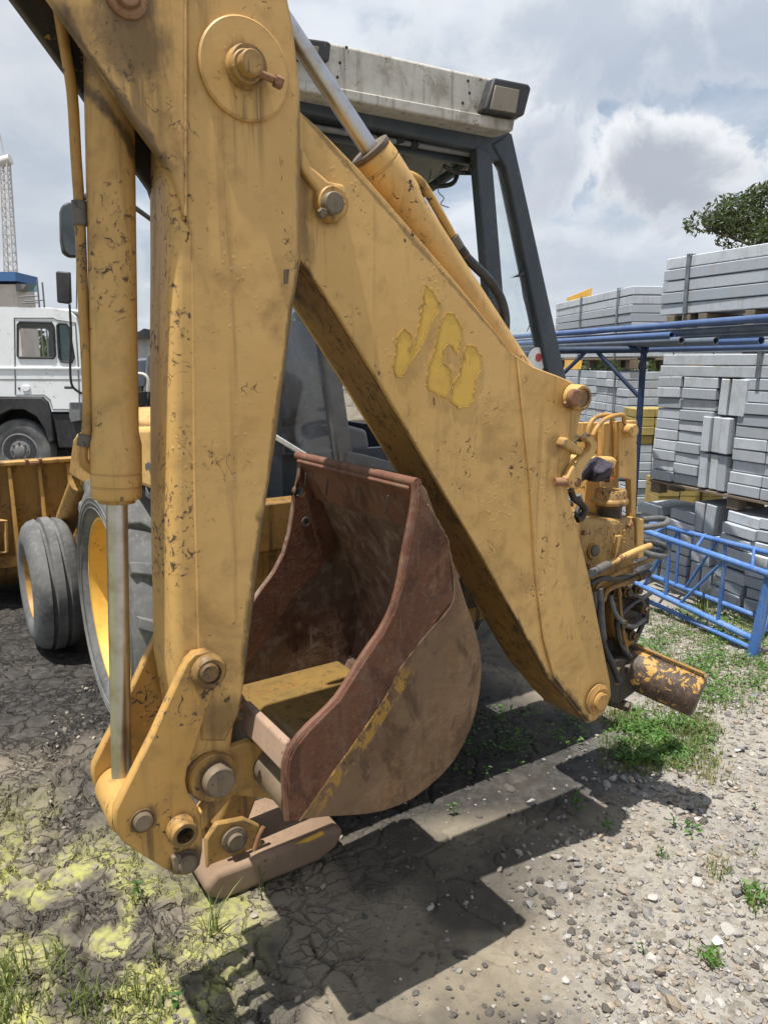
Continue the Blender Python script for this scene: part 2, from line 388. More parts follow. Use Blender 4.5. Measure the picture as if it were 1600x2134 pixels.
# bucket: red-brown rust and grey dust, with old yellow along a line
def rusty(name, ca, cb, cdust, dust=0.5, stripe=None):
    m, g = newmat(name)
    oc = g.n('ShaderNodeTexCoord').outputs['Object']
    n1 = g.noise(oc, 3.0, 7, 0.65, 0.4); n2 = g.noise(oc, 24, 6, 0.62); n3 = g.noise(oc, 85, 4, 0.6)
    base = g.mix(g.mapr(n1, 0.36, 0.64), ca, cb)
    base = g.mix(g.m('MULTIPLY', g.mapr(n2, 0.46, 0.66), dust), base, cdust)
    runs = g.noise(g.vmap(oc, (1, 1, 0.12), (0, 0.35, 0)), 30, 4, 0.6, 0.3)
    base = g.mix(g.m('MULTIPLY', g.mapr(runs, 0.56, 0.72), 0.5), base, tuple(c * 0.55 for c in ca))
    pat = g.noise(g.vmap(oc, (1, 1, 0.7), (0, 0.5, 0), (4, 1, 6)), 7.5, 8, 0.68, 0.8)
    base = g.mix(g.m('MULTIPLY', g.mapr(pat, 0.52, 0.62), 0.65), base, tuple(c * 0.5 for c in ca))
    och = g.noise(g.vmap(oc, (1, 1, 0.6), (0, 0.4, 0), (1, 9, 3)), 13, 8, 0.7, 0.8)
    base = g.mix(g.m('MULTIPLY', g.mapr(och, 0.56, 0.64), 0.45 * dust), base, (0.24, 0.13, 0.045))
    scr = g.mapr(g.noise(g.vmap(oc, (1, 1, 0.10), (0, 0.75, 0)), 60, 3, 0.5), 0.66, 0.71)
    base = g.mix(g.m('MULTIPLY', scr, 0.5), base, cdust)
    spk = g.mapr(n3, 0.64, 0.70)
    base = g.mix(g.m('MULTIPLY', spk, 0.5), base, (0.26, 0.115, 0.055))
    if stripe:
        (ax, az), (bx, bz), wd, t0, t1 = stripe
        s3 = g.sep(oc)
        L = math.hypot(bx - ax, bz - az); dx, dz = (bx - ax) / L, (bz - az) / L
        across = g.m('ADD', g.m('MULTIPLY', g.m('SUBTRACT', s3[0], ax), -dz), g.m('MULTIPLY', g.m('SUBTRACT', s3[2], az), dx))
        along = g.m('ADD', g.m('MULTIPLY', g.m('SUBTRACT', s3[0], ax), dx), g.m('MULTIPLY', g.m('SUBTRACT', s3[2], az), dz))
        across = g.m('ADD', across, g.m('MULTIPLY', g.m('SUBTRACT', g.noise(oc, 16, 4, 0.6), 0.5), wd * 0.9))
        msk = g.m('MULTIPLY', g.mapr(g.m('ABSOLUTE', across), wd, wd * 0.8), g.m('MULTIPLY', g.mapr(along, t0 * L - 0.02, t0 * L + 0.05), g.mapr(along, t1 * L + 0.02, t1 * L - 0.10)))
        msk = g.m('MULTIPLY', msk, g.mapr(g.noise(g.vmap(oc, (1, 1, 0.5), (0, 0.8, 0)), 34, 7, 0.7, 0.8), 0.54, 0.46, 0.0, 0.85))
        base = g.mix(msk, base, (0.36, 0.205, 0.045))
    h = g.m('ADD', n2, g.m('MULTIPLY', n3, 0.5))
    finish(g, Base_Color=base, Roughness=g.m('ADD', 0.55, g.m('MULTIPLY', n2, 0.3)), Normal=g.bump(h, 0.45, 0.004), **{'Specular IOR Level': 0.3})
    return m


# rubber tyres
m, g = newmat('tyre')
oc = g.n('ShaderNodeTexCoord').outputs['Object']
n1 = g.noise(oc, 5, 6, 0.6); n2 = g.noise(oc, 40, 4, 0.6)
tb = g.mix(g.mapr(n1, 0.3, 0.7), (0.085, 0.087, 0.09), (0.155, 0.157, 0.158))
tb = g.mix(g.m('MULTIPLY', g.mapr(n2, 0.5, 0.7), 0.5), tb, (0.20, 0.19, 0.172))
finish(g, Base_Color=tb, Roughness=0.8, Normal=g.bump(n2, 0.25, 0.004), **{'Specular IOR Level': 0.3})

# grey cast concrete blocks: every block its own shade
m, g = newmat('block')
oc = g.n('ShaderNodeTexCoord').outputs['Object']
rnd = g.n('ShaderNodeObjectInfo').outputs['Random']
off = g.n('ShaderNodeVectorMath', None, operation='ADD'); g.set(off.inputs[0], oc)
g.set(off.inputs[1], g.n('ShaderNodeCombineXYZ', {'X': g.m('MULTIPLY', rnd, 37.0), 'Y': g.m('MULTIPLY', rnd, 11.0), 'Z': 0.0}).outputs[0])
n1 = g.noise(off.outputs[0], 9, 5, 0.6); n2 = g.noise(off.outputs[0], 120, 3, 0.6)
bb = g.mix(rnd, (0.29, 0.325, 0.37), (0.47, 0.51, 0.56))
bb = g.mix(g.m('MULTIPLY', g.mapr(n1, 0.45, 0.7), 0.5), bb, (0.29, 0.31, 0.335))
bb = g.mix(g.m('MULTIPLY', g.mapr(g.noise(g.vmap(off.outputs[0], (1, 1, 0.2)), 14, 3, 0.5), 0.58, 0.66), 0.35), bb, (0.33, 0.29, 0.24))
finish(g, Base_Color=bb, Roughness=0.75, Normal=g.bump(g.m('ADD', n1, g.m('MULTIPLY', n2, 0.4)), 0.3, 0.004))
m, g = newmat('block_yellow')
oc = g.n('ShaderNodeTexCoord').outputs['Object']
n1 = g.noise(oc, 9, 5, 0.6)
finish(g, Base_Color=g.mix(g.mapr(n1, 0.35, 0.7), (0.36, 0.275, 0.085), (0.28, 0.21, 0.075)), Roughness=0.85, Normal=g.bump(n1, 0.3, 0.004))

# stones
m, g = newmat('gravel_stone')
vc = g.n('ShaderNodeAttribute', None, attribute_name='tone').outputs['Color']
oc = g.n('ShaderNodeTexCoord').outputs['Object']
n1 = g.noise(oc, 60, 4, 0.6)
finish(g, Base_Color=g.mix(g.m('MULTIPLY', g.mapr(n1, 0.35, 0.7), 0.5), vc, g.mix(0.5, vc, (0.12, 0.11, 0.10))), Roughness=0.85, Normal=g.bump(n1, 0.4, 0.003))
m, g = newmat('dark_stone')
oc = g.n('ShaderNodeTexCoord').outputs['Object']
n1 = g.noise(oc, 45, 5, 0.6)
finish(g, Base_Color=g.mix(g.mapr(n1, 0.35, 0.7), (0.055, 0.05, 0.046), (0.13, 0.115, 0.10)), Roughness=0.85, Normal=g.bump(n1, 0.5, 0.004))

# leaves
def leafmat(name, a, b, trans=0.35):
    m, g = newmat(name)
    vc = g.n('ShaderNodeAttribute', None, attribute_name='tone').outputs['Fac']
    col = g.mix(vc, a, b)
    d = g.n('ShaderNodeBsdfPrincipled', {'Base Color': col, 'Roughness': 0.5, 'Specular IOR Level': 0.3})
    t = g.n('ShaderNodeBsdfTranslucent', {'Color': g.mix(0.5, col, (0.25, 0.35, 0.05))})
    mx = g.n('ShaderNodeMixShader', {0: trans, 1: d.outputs[0], 2: t.outputs[0]})
    g.n('ShaderNodeOutputMaterial', {'Surface': mx.outputs[0]})


leafmat('grass_blade', (0.065, 0.095, 0.022), (0.19, 0.215, 0.075))
leafmat('weed_leaf', (0.05, 0.13, 0.025), (0.12, 0.24, 0.05))
leafmat('dry_blade', (0.22, 0.19, 0.08), (0.32, 0.28, 0.13))
leafmat('tree_leaf', (0.026, 0.038, 0.020), (0.070, 0.088, 0.045), 0.2)
simple('bark', (0.07, 0.055, 0.045), 0.95, var=0.4, scale=6, bump=0.6)

# ---------------------------------------------------------------- mesh helpers
COL = scene.collection
U0, V0 = 1.7, 3.2


class MB:
    def __init__(self, off=(0, 0, 0)):
        self.v, self.f, self.off = [], [], Vector(off)

    def add(self, vs, fs):
        b = len(self.v)
        self.v += [tuple(Vector(p) - self.off) for p in vs]
        self.f += [tuple(i + b for i in f) for f in fs]
        return self

    def prism(self, pts, d):
        """closed polygon pts pushed along the vector d"""
        n = len(pts); d = Vector(d)
        vs = [Vector(p) for p in pts] + [Vector(p) + d for p in pts]
        fs = [tuple(range(n))[::-1], tuple(range(n, 2 * n))]
        fs += [(i, (i + 1) % n, (i + 1) % n + n, i + n) for i in range(n)]
        return self.add(vs, fs)

    def plate(self, px, v0, v1):
        return self.prism([P(x, y, v0) for x, y in px], (0, v1 - v0, 0))

    def box(self, a, b):
        x0, y0, z0 = a; x1, y1, z1 = b
        vs = [(x0, y0, z0), (x1, y0, z0), (x1, y1, z0), (x0, y1, z0), (x0, y0, z1), (x1, y0, z1), (x1, y1, z1), (x0, y1, z1)]
        return self.add(vs, [(0, 3, 2, 1), (4, 5, 6, 7), (0, 1, 5, 4), (1, 2, 6, 5), (2, 3, 7, 6), (3, 0, 4, 7)])

    def beam(self, p0, p1, wd, ht, up=(0, 0, 1)):
        p0, p1 = Vector(p0), Vector(p1)
        d = (p1 - p0).normalized(); s = d.cross(Vector(up))
        if s.length < 1e-4:
            s = d.cross(Vector((1, 0, 0)))
        s.normalize(); t = s.cross(d)
        q = [p0 + s * a * wd / 2 + t * b * ht / 2 for a, b in ((-1, -1), (1, -1), (1, 1), (-1, 1))]
        return self.prism(q, p1 - p0)

    def lathe(self, p0, axis, prof, seg=28, arc=None):
        """prof: (distance along axis, radius) pairs; radius 0 closes"""
        p0, ax = Vector(p0), Vector(axis).normalized()
        a = ax.orthogonal().normalized(); b = ax.cross(a)
        vs, rings = [], []
        for t, r in prof:
            c = p0 + ax * t
            if r <= 1e-6:
                rings.append([len(vs)]); vs.append(c)
            else:
                rings.append(list(range(len(vs), len(vs) + seg)))
                vs += [c + (a * math.cos(2 * math.pi * i / seg) + b * math.sin(2 * math.pi * i / seg)) * r for i in range(seg)]
        fs = []
        for r0, r1 in zip(rings, rings[1:]):
            for i in range(seg):
                j = (i + 1) % seg
                if len(r0) == 1 and len(r1) == 1:
                    continue
                if len(r0) == 1:
                    fs.append((r0[0], r1[j], r1[i]))
                elif len(r1) == 1:
                    fs.append((r0[i], r0[j], r1[0]))
                else:
                    fs.append((r0[i], r0[j], r1[j], r1[i]))
        return self.add(vs, fs)

    def cyl(self, p0, p1, r, seg=24, r1=None):
        p0, p1 = Vector(p0), Vector(p1); L = (p1 - p0).length
        return self.lathe(p0, p1 - p0, [(0, 0), (0, r), (L, r if r1 is None else r1), (L, 0)], seg)

    def tube(self, path, r, seg=10, smooth=3):
        pts = [Vector(p) for p in path]
        if smooth and len(pts) > 2:                     # Catmull-Rom through the points
            q = []
            ext = [pts[0] * 2 - pts[1]] + pts + [pts[-1] * 2 - pts[-2]]
            for i in range(1, len(ext) - 2):
                a, b, c, d = ext[i - 1:i + 3]
                for k in range(smooth):
                    t = k / smooth
                    q.append(0.5 * ((2 * b) + (c - a) * t + (2 * a - 5 * b + 4 * c - d) * t * t + (3 * b - a - 3 * c + d) * t ** 3))
            q.append(pts[-1]); pts = q
        n = len(pts); vs, fs = [], []
        t0 = (pts[1] - pts[0]).normalized(); a = t0.orthogonal().normalized()
        for i, p in enumerate(pts):
            t = (pts[min(i + 1, n - 1)] - pts[max(i - 1, 0)]).normalized()
            a = (a - t * a.dot(t)).normalized(); b = t.cross(a)
            rr = r[min(i, len(r) - 1)] if isinstance(r, (list, tuple)) else r
            vs += [p + (a * math.cos(2 * math.pi * k / seg) + b * math.sin(2 * math.pi * k / seg)) * rr for k in range(seg)]
        for i in range(n - 1):
            for k in range(seg):
                k2 = (k + 1) % seg
                fs.append((i * seg + k, i * seg + k2, (i + 1) * seg + k2, (i + 1) * seg + k))
        fs += [tuple(range(seg))[::-1], tuple(range((n - 1) * seg, n * seg))]
        return self.add(vs, fs)

    def build(self, name, mat, parent=None, bevel=0.0, seg=2, angle=38):
        me = bpy.data.meshes.new(name)
        me.from_pydata(self.v, [], self.f)
        me.validate()
        bm = bmesh.new(); bm.from_mesh(me)
        bmesh.ops.recalc_face_normals(bm, faces=bm.faces)
        bm.to_mesh(me); bm.free()
        for p in me.polygons:
            p.use_smooth = True
        me.set_sharp_from_angle(angle=math.radians(angle))
        me.materials.append(MATS[mat] if isinstance(mat, str) else mat)
        o = bpy.data.objects.new(name, me)
        COL.objects.link(o)
        if parent is not None:
            o.parent = parent
        if bevel > 0:
            b = o.modifiers.new("bevel", 'BEVEL')
            b.width = bevel; b.segments = seg; b.limit_method = 'ANGLE'; b.angle_limit = math.radians(40); b.harden_normals = False
        return o


def empty(name, loc, rz=0.0):
    o = bpy.data.objects.new(name, None)
    o.location = loc; o.rotation_euler = (0, 0, rz); o.empty_display_size = 0.2
    COL.objects.link(o)
    return o


def tag(o, label=None, cat=None, group=None, kind=None):
    if label: o['label'] = label
    if cat: o['category'] = cat
    if group: o['group'] = group
    if kind: o['kind'] = kind
    return o


def M():
    return MB((U0, V0, 0))


# ---------------------------------------------------------------- ground
def vhash(ix, iy, k):
    h = np.sin(ix * 127.1 + iy * 311.7 + k * 74.7) * 43758.5453
    return h - np.floor(h)


def vnoise(x, y, k=0):
    ix, iy = np.floor(x), np.floor(y); fx, fy = x - ix, y - iy
    fx = fx * fx * (3 - 2 * fx); fy = fy * fy * (3 - 2 * fy)
    a = vhash(ix, iy, k); b = vhash(ix + 1, iy, k); c = vhash(ix, iy + 1, k); d = vhash(ix + 1, iy + 1, k)
    return (a * (1 - fx) + b * fx) * (1 - fy) + (c * (1 - fx) + d * fx) * fy


def fbm(x, y, k=0, oct=5):
    s = 0; a = 0.5
    for i in range(oct):
        s = s + a * vnoise(x * 2 ** i + 13.7 * i, y * 2 ** i - 7.1 * i, k + i); a *= 0.5
    return s / (1 - 0.5 ** oct)


def voro(x, y, k=0):
    ix, iy = np.floor(x), np.floor(y)
    f1 = np.full(x.shape, 9.0); f2 = np.full(x.shape, 9.0); idv = np.zeros(x.shape); cx = np.zeros(x.shape); cy = np.zeros(x.shape)
    for dx in (-1, 0, 1):
        for dy in (-1, 0, 1):
            gx, gy = ix + dx, iy + dy
            px = gx + vhash(gx, gy, k); py = gy + vhash(gx, gy, k + 5.3)
            d = np.hypot(x - px, y - py)
            n = d < f1
            f2 = np.where(n, f1, np.minimum(f2, d)); idv = np.where(n, vhash(gx, gy, k + 9.1), idv)
            cx = np.where(n, x - px, cx); cy = np.where(n, y - py, cy)
            f1 = np.where(n, d, f1)
    return f1, f2, idv, cx, cy


def sm(x, a, b):
    t = np.clip((x - a) / (b - a), 0, 1); return t * t * (3 - 2 * t)


def ground_fields(x, y):
    """height and soil masks at world x, y"""
    wob = (fbm(x * 1.3, y * 1.3, 2, 4) - 0.5)
    mudz = sm(-x + wob * 1.2, -0.35, 0.45)                       # cracked mud to the left
    right = sm(x - 0.25 * (y - 2.2) + wob * 1.3, 0.25, 1.0)      # gravel to the right
    algae = mudz * sm(-x + 0.3 * wob, 0.15, 0.5) * sm(3.0 - y + wob * 1.2, 0.0, 0.6) * sm(fbm(x * 7, y * 7, 7, 6) * 0.6 + fbm(x * 2, y * 2, 8, 3) * 0.4, 0.37, 0.49)
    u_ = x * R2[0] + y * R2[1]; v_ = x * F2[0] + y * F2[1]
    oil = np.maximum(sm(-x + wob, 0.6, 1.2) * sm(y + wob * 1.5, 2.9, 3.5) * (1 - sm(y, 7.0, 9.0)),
                     1.0 * sm(v_ + wob * 0.5 + 0.35 * sm(u_, 1.6, 2.2), 1.95, 2.25) * (1 - sm(v_, 4.6, 5.2)) * sm(u_, 0.4, 0.9) * (1 - sm(u_ + wob, 2.4, 2.9)))  # the machine's shade painted into the oily soil below it
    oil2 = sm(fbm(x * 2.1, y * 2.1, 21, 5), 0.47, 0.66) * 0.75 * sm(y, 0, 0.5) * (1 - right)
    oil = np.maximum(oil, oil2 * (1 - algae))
    # cracked plates
    wx = x + (fbm(x * 5, y * 5, 31, 4) - 0.5) * 0.26; wy = y + (fbm(x * 5, y * 5, 41, 4) - 0.5) * 0.26
    f1, f2, idv, cx, cy = voro(wx * 4.6, wy * 4.6, 3)
    g1, g2, idg, dx, dy = voro(wx * 8.0 + 3.3, wy * 12.5, 11)
    e1 = f2 - f1; e2 = g2 - g1
    flaky = mudz * sm(fbm(x * 1.1, y * 1.1, 61, 3) + 0.30 * sm(-x, 0.1, 0.8), 0.40, 0.58)
    c1 = (1 - sm(e1, 0.012, 0.070)) * np.clip(mudz + 0.35 * (1 - right), 0, 1) * sm(fbm(x * 2.3, y * 2.3, 77, 3), 0.30, 0.48)
    c2 = (1 - sm(e2, 0.02, 0.13)) * flaky * sm(vnoise(x * 3.1, y * 3.1, 71), 0.2, 0.5)
    h = 0.035 * (fbm(x * 0.6, y * 0.6, 1, 3) - 0.5) * sm(np.hypot(x, y), 2.5, 6)
    h = h + 0.016 * (fbm(x * 2.2, y * 2.2, 51, 4) - 0.5) + 0.0025 * (fbm(x * 17 + y * 7, y * 17 - x * 7, 55, 3) - 0.5)
    curl = flaky * (1 - sm(e2, 0.08, 0.40)) * 0.007 * sm(idg, 0.25, 0.7)
    tilt = flaky * sm(e2, 0.0, 0.30) * (cx * (idv - 0.5) * 0.016 + dx * (idg - 0.5) * 0.012 + dy * (vhash(np.floor(idg * 997), 3, 2) - 0.5) * 0.016)
    h = h + curl + tilt - 0.030 * c1 - 0.022 * c2
    h = h + 0.012 * right * fbm(x * 16, y * 16, 91, 3)
    return h, algae, oil, right, mudz, np.maximum(c1, c2)


def axis(vals):
    out = [vals[0][0]]
    for a, b, st in vals:
        n = max(1, int(round((b - a) / st))); out += list(np.linspace(a, b, n + 1)[1:])
    return np.array(out)


gx = axis([(-3000, -300, 900), (-300, -40, 65), (-40, -8, 4), (-8, -2.6, 0.2), (-2.6, -1.6, 0.03), (-1.6, 0.6, 0.0072), (0.6, 1.7, 0.010), (1.7, 3.0, 0.03), (3.0, 9, 0.25), (9, 40, 5), (40, 300, 65), (300, 3000, 900)])
gy = axis([(-3000, -300, 900), (-300, -20, 70), (-20, 0.6, 1.0), (0.6, 1.3, 0.05), (1.3, 3.0, 0.0075), (3.0, 4.6, 0.016), (4.6, 8, 0.06), (8, 20, 0.6), (20, 60, 5), (60, 300, 60), (300, 3000, 900)])
GX, GY = np.meshgrid(gx, gy)
H_, AL, OIL_SHADE, RT, MZ, CR = ground_fields(GX, GY)
fade = 1 - sm(np.hypot(GX, GY), 9, 22)
H_ = H_ * fade - 0.004
nx, ny = len(gx), len(gy)
co = np.stack([GX, GY, H_], -1).reshape(-1, 3)
idx = np.arange(nx * ny).reshape(ny, nx)
quads = np.stack([idx[:-1, :-1], idx[:-1, 1:], idx[1:, 1:], idx[1:, :-1]], -1).reshape(-1, 4)


def np_mesh(name, co, faces, mat, attrs=None, smooth=True):
    me = bpy.data.meshes.new(name)
    nv, nf, k = len(co), len(faces), faces.shape[1]
    me.vertices.add(nv); me.vertices.foreach_set('co', np.ascontiguousarray(co, dtype=np.float32).ravel())
    me.loops.add(nf * k); me.loops.foreach_set('vertex_index', np.ascontiguousarray(faces, dtype=np.int32).ravel())
    me.polygons.add(nf); me.polygons.foreach_set('loop_start', np.arange(0, nf * k, k, dtype=np.int32))
    me.polygons.foreach_set('use_smooth', np.full(nf, smooth, dtype=bool))
    me.update(); me.validate()
    for an, (ty, data) in (attrs or {}).items():
        a = me.attributes.new(an, ty, 'POINT')
        a.data.foreach_set('value' if ty == 'FLOAT' else 'color', np.ascontiguousarray(data, dtype=np.float32).ravel())
    me.materials.append(MATS[mat])
    o = bpy.data.objects.new(name, me); COL.objects.link(o)
    return o


m, g = newmat('soil')
pos = g.n('ShaderNodeNewGeometry').outputs['Position']
at = lambda n: g.n('ShaderNodeAttribute', None, attribute_name=n).outputs['Fac']
n1 = g.noise(pos, 2.2, 6, 0.62); n2 = g.noise(pos, 18, 6, 0.65); n3 = g.noise(pos, 120, 4, 0.6)
base = g.mix(g.mapr(n1, 0.35, 0.65), (0.165, 0.14, 0.104), (0.24, 0.207, 0.158))
base = g.mix(g.m('MULTIPLY', g.mapr(n2, 0.45, 0.68), 0.6), base, (0.125, 0.107, 0.083))
mud = g.mix(g.mapr(n2, 0.35, 0.65), (0.165, 0.142, 0.112), (0.245, 0.214, 0.168))
base = g.mix(g.m('MULTIPLY', at('mud'), 0.75), base, mud)
al = g.mix(g.mapr(n2, 0.35, 0.7), (0.35, 0.36, 0.105), (0.27, 0.265, 0.12))
base = g.mix(g.m('MULTIPLY', at('algae'), g.mapr(g.noise(pos, 30, 6, 0.7), 0.38, 0.56, 0.05, 0.95)), base, al)
oil_shade_col = g.mix(g.mapr(n2, 0.4, 0.7), (0.028, 0.026, 0.025), (0.066, 0.061, 0.057))
base = g.mix(g.m('MULTIPLY', at('oil'), g.mapr(n1, 0.2, 0.6, 0.85, 1.0)), base, oil_shade_col)
# coarse gravel colour far from the camera where the stones are no longer built
peb = g.vor(pos, 42, 'F1', out='Color')
grv = g.mix(0.75, g.mix(0.5, base, (0.26, 0.245, 0.22)), g.n('ShaderNodeHueSaturation', {'Saturation': 0.0, 'Value': 0.42, 'Color': peb}).outputs[0])
base = g.mix(g.m('MULTIPLY', at('gravelly'), 0.45), base, grv)
# dark grains of clinker
grain = g.mapr(g.vor(pos, 70, 'F1'), 0.16, 0.10)
base = g.mix(g.m('MULTIPLY', grain, g.mapr(g.noise(pos, 5, 3, 0.5), 0.40, 0.62)), base, (0.06, 0.054, 0.05))
hh = g.m('ADD', g.m('MULTIPLY', n2, 0.6), g.m('MULTIPLY', n3, 0.35))
hh = g.m('SUBTRACT', hh, g.m('MULTIPLY', g.mapr(g.vor(pos, 42, 'F1'), 0.1, 0.5), g.m('MULTIPLY', at('gravelly'), 0.5)))
wv_ = g.n('ShaderNodeVectorMath', None, operation='ADD')
g.set(wv_.inputs[0], pos)
wn_ = g.n('ShaderNodeTexNoise', {'Vector': pos, 'Scale': 9.0, 'Detail': 5.0, 'Roughness': 0.6})
ws_ = g.n('ShaderNodeVectorMath', {'Scale': 0.13}, operation='SCALE'); g.set(ws_.inputs[0], wn_.outputs['Color']); g.set(wv_.inputs[1], ws_.outputs[0])
flat_ = g.vmap(wv_.outputs[0], (1, 1, 0.02))
ck1 = g.mapr(g.vor(flat_, 7.0, 'DISTANCE_TO_EDGE'), 0.0, 0.045)
ck2 = g.m('MAXIMUM', g.mapr(g.vor(g.vmap(flat_, (0.8, 1.25, 1)), 19.0, 'DISTANCE_TO_EDGE'), 0.0, 0.09), g.mapr(g.noise(pos, 3.3, 3, 0.5), 0.55, 0.45))
ckm = g.m('MULTIPLY', at('mud'), g.mapr(g.noise(pos, 1.7, 3, 0.5), 0.30, 0.45))
ck = g.m('MULTIPLY', g.m('SUBTRACT', 1.0, g.m('MULTIPLY', ck1, ck2)), ckm)
nb_ = g.bump(g.m('SUBTRACT', 1.0, ck), 1.0, 0.021)
finish(g, Base_Color=base, Roughness=g.mapr(at('oil'), 0, 1, 0.92, 0.72), Normal=g.bump(hh, 0.7, 0.012, nb_), **{'Specular IOR Level': 0.25})

gnd = np_mesh('ground', co, quads, 'soil', {'algae': ('FLOAT', AL), 'oil': ('FLOAT', OIL_SHADE), 'gravelly': ('FLOAT', RT), 'mud': ('FLOAT', MZ)})
tag(gnd, 'bare grey-brown yard ground with cracked mud and yellow-green algae', 'ground', kind='structure')


def gh(x, y):
    h = ground_fields(np.array([float(x)]), np.array([float(y)]))[0][0]
    return float(h) * float(1 - sm(np.array([math.hypot(x, y)]), 9, 22)[0]) - 0.004

# ---------------------------------------------------------------- the backhoe loader
root = empty('backhoe_loader', W(U0, V0), PHI)
tag(root, 'worn yellow backhoe loader with folded digging arm filling the picture', 'backhoe')
CAMV = Vector((0, -1, 0))          # machine-frame direction out of the traced plates, towards the photographer


def c2(x, y): return (600 + x / 2.667, 50 + y / 2.667)
def c4(x, y): return (1100 + x / 2.668, 800 + y / 2.668)
def c6(x, y): return (150 + x / 2.667, 1250 + y / 2.667)
def c7(x, y): return (450 + x / 2.51, 900 + y / 2.51)
def c9(x, y): return (1130 + x / 5.334, 840 + y / 5.334)


def PU(px, py, u):
    r = ray(px, py)
    k = u / (r[0] * R2[0] + r[1] * R2[1])
    X, Y, Z = r[0] * k, r[1] * k, CAM_H + r[2] * k
    return Vector((u, X * F2[0] + Y * F2[1], Z))


def plate2(mb, px, vt, v0, v1):
    pts = [P(x, y, vt) for x, y in px]
    return mb.prism([Vector((p.x, v0, p.z)) for p in pts], (0, v1 - v0, 0))


def sheet(mb, pts, t, v0, v1, side=1):
    """bent plate: open profile of (u, w) points, thickness t, from v0 to v1"""
    n = len(pts); off = []
    for i in range(n):
        a = Vector(pts[max(i - 1, 0)]); b = Vector(pts[min(i + 1, n - 1)])
        d = (b - a).normalized(); off.append(Vector(pts[i]) + Vector((-d.y, d.x)) * t * side)
    vs, fs = [], []
    for p, q in zip(pts, off):
        vs += [(p[0], v0, p[1]), (p[0], v1, p[1]), (q.x, v1, q.y), (q.x, v0, q.y)]
    for i in range(n - 1):
        for k in range(4):
            k2 = (k + 1) % 4
            fs.append((i * 4 + k, i * 4 + k2, (i + 1) * 4 + k2, (i + 1) * 4 + k))
    fs += [(0, 3, 2, 1), tuple((n - 1) * 4 + k for k in range(4))]
    return mb.add(vs, fs)


def uw(px, v):
    return [(p.x, p.z) for p in (P(x, y, v) for x, y in px)]


def boss(name, mat, parent, px, py, v, prof, seg=36, vt=None):
    """turned boss: prof of (metres towards the photographer, radius in photo pixels)"""
    s = pxm(v, px, py)
    c = P(px, py, v if vt is None else vt); c.y = v
    return M().lathe(c, CAMV, [(t, r * s) for t, r in prof], seg).build(name, mat, parent, angle=32)


def hexbolt(mb, c, axis, r, h):
    mb.lathe(c, axis, [(0, 0), (0, r), (h * 0.85, r), (h, r * 0.85), (h, 0)], 6)
    return mb


# ---- dipper (the upright arm)
d_body = [(358, 190), (626, 190), (626, 540), (606, 660), (576, 900), (551, 1060), (531, 1230), (508, 1430), (494, 1500), (486, 1560),
          (482, 1625), (455, 1658), (415, 1650), (395, 1610), (385, 1540), (362, 1400), (357, 1100), (357, 700), (359, 520)]
dipper = M().plate(d_body, 1.66, 1.845).build('dipper', 'yellow_worn', root, bevel=0.030, seg=5)
goose = [(106, 0), (200, 132), (288, 264), (340, 335), (358, 362), (369, 396), (379, 430), (381, 458), (386, 458), (386, -440), (60, -430), (-120, -560), (-330, -560), (-370, -500), (-320, -440), (-160, -290), (-85, -240), (20, -120)]
near = [(388, -440), (540, -440), (600, 0), (612, 60), (626, 190), (628, 540), (608, 660), (578, 900), (553, 1060), (533, 1230), (509, 1425), (497, 1490), (470, 1545), (420, 1545),
        (412, 1330), (403, 1000), (399, 480), (388, 466)]
plate2(M(), goose, 1.65, 1.650, 1.674).build('gooseneck_plate', 'yellow', dipper, bevel=0.004)
plate2(M(), goose, 1.65, 1.815, 1.839).build('gooseneck_plate', 'grease_shade_black', dipper, bevel=0.004)  # far plate and web: shade under the gooseneck painted in with the grease
plate2(M(), near, 1.656, 1.656, 1.664).build('side_plate', 'yellow', dipper, bevel=0.004)
plate2(M(), near, 1.656, 1.840, 1.850).build('side_plate', 'yellow_dirty', dipper, bevel=0.004)
plate2(M(), [(392, -430), (430, -430), (430, 180), (392, 180)], 1.66, 1.672, 1.818).build('web_plate', 'grease_shade_black', dipper)
sheet(M(), uw([(-160, -290), (-320, -440), (-370, -500), (-330, -560), (-120, -560), (60, -430), (386, -440), (540, -440), (596, -40)], 1.65), 0.015, 1.674, 1.815, -1).build('crown_plate', 'grease_shade_black', dipper)  # unseen crown and drawn-out gooseneck end, added to shade the interior
M().tube([P(387, y, 1.652) for y in range(-300, 470, 30)], [0.0035 + 0.0015 * random.Random(i).random() for i in range(80)], 8).build('weld_seam', 'yellow', dipper)
plate2(M(), [(592, 562), (603, 560), (600, 590), (592, 592)], 1.6545, 1.6545, 1.66).build('slot', 'pin_steel', dipper)
ring = boss('pivot_disc', 'yellow', dipper, 508, 146, 1.657, [(0, 0), (0, 100), (0.009, 100), (0.013, 96), (0.013, 0)], 56)
boss('pivot_collar', 'yellow', ring, 510, 141, 1.645, [(0, 0), (0, 43), (0.014, 42), (0.020, 38), (0.028, 38), (0.028, 27), (0.020, 27), (0.02, 0)], 40)
boss('pivot_pin', 'yellow_brown', ring, 510, 141, 1.623, [(0, 0), (0, 33), (0.014, 33), (0.018, 30), (0.018, 25), (0.040, 25), (0.044, 22), (0.044, 0)], 36)
c = P(525, 145, 1.606)
mb = M(); mb.cyl(c, c + Vector((0.062, 0, -0.012)), 0.008, 10); hexbolt(mb, c + Vector((0.052, 0, -0.010)), Vector((1, 0, -0.2)), 0.014, 0.018)
mb.build('locking_bolt', 'rust_pin', ring)
boss('upper_pin', 'rust_pin', dipper, 262, -8, 1.652, [(0, 0), (0, 44), (0.006, 44), (0.010, 38), (0.010, 26), (0.02, 24), (0.02, 0)])
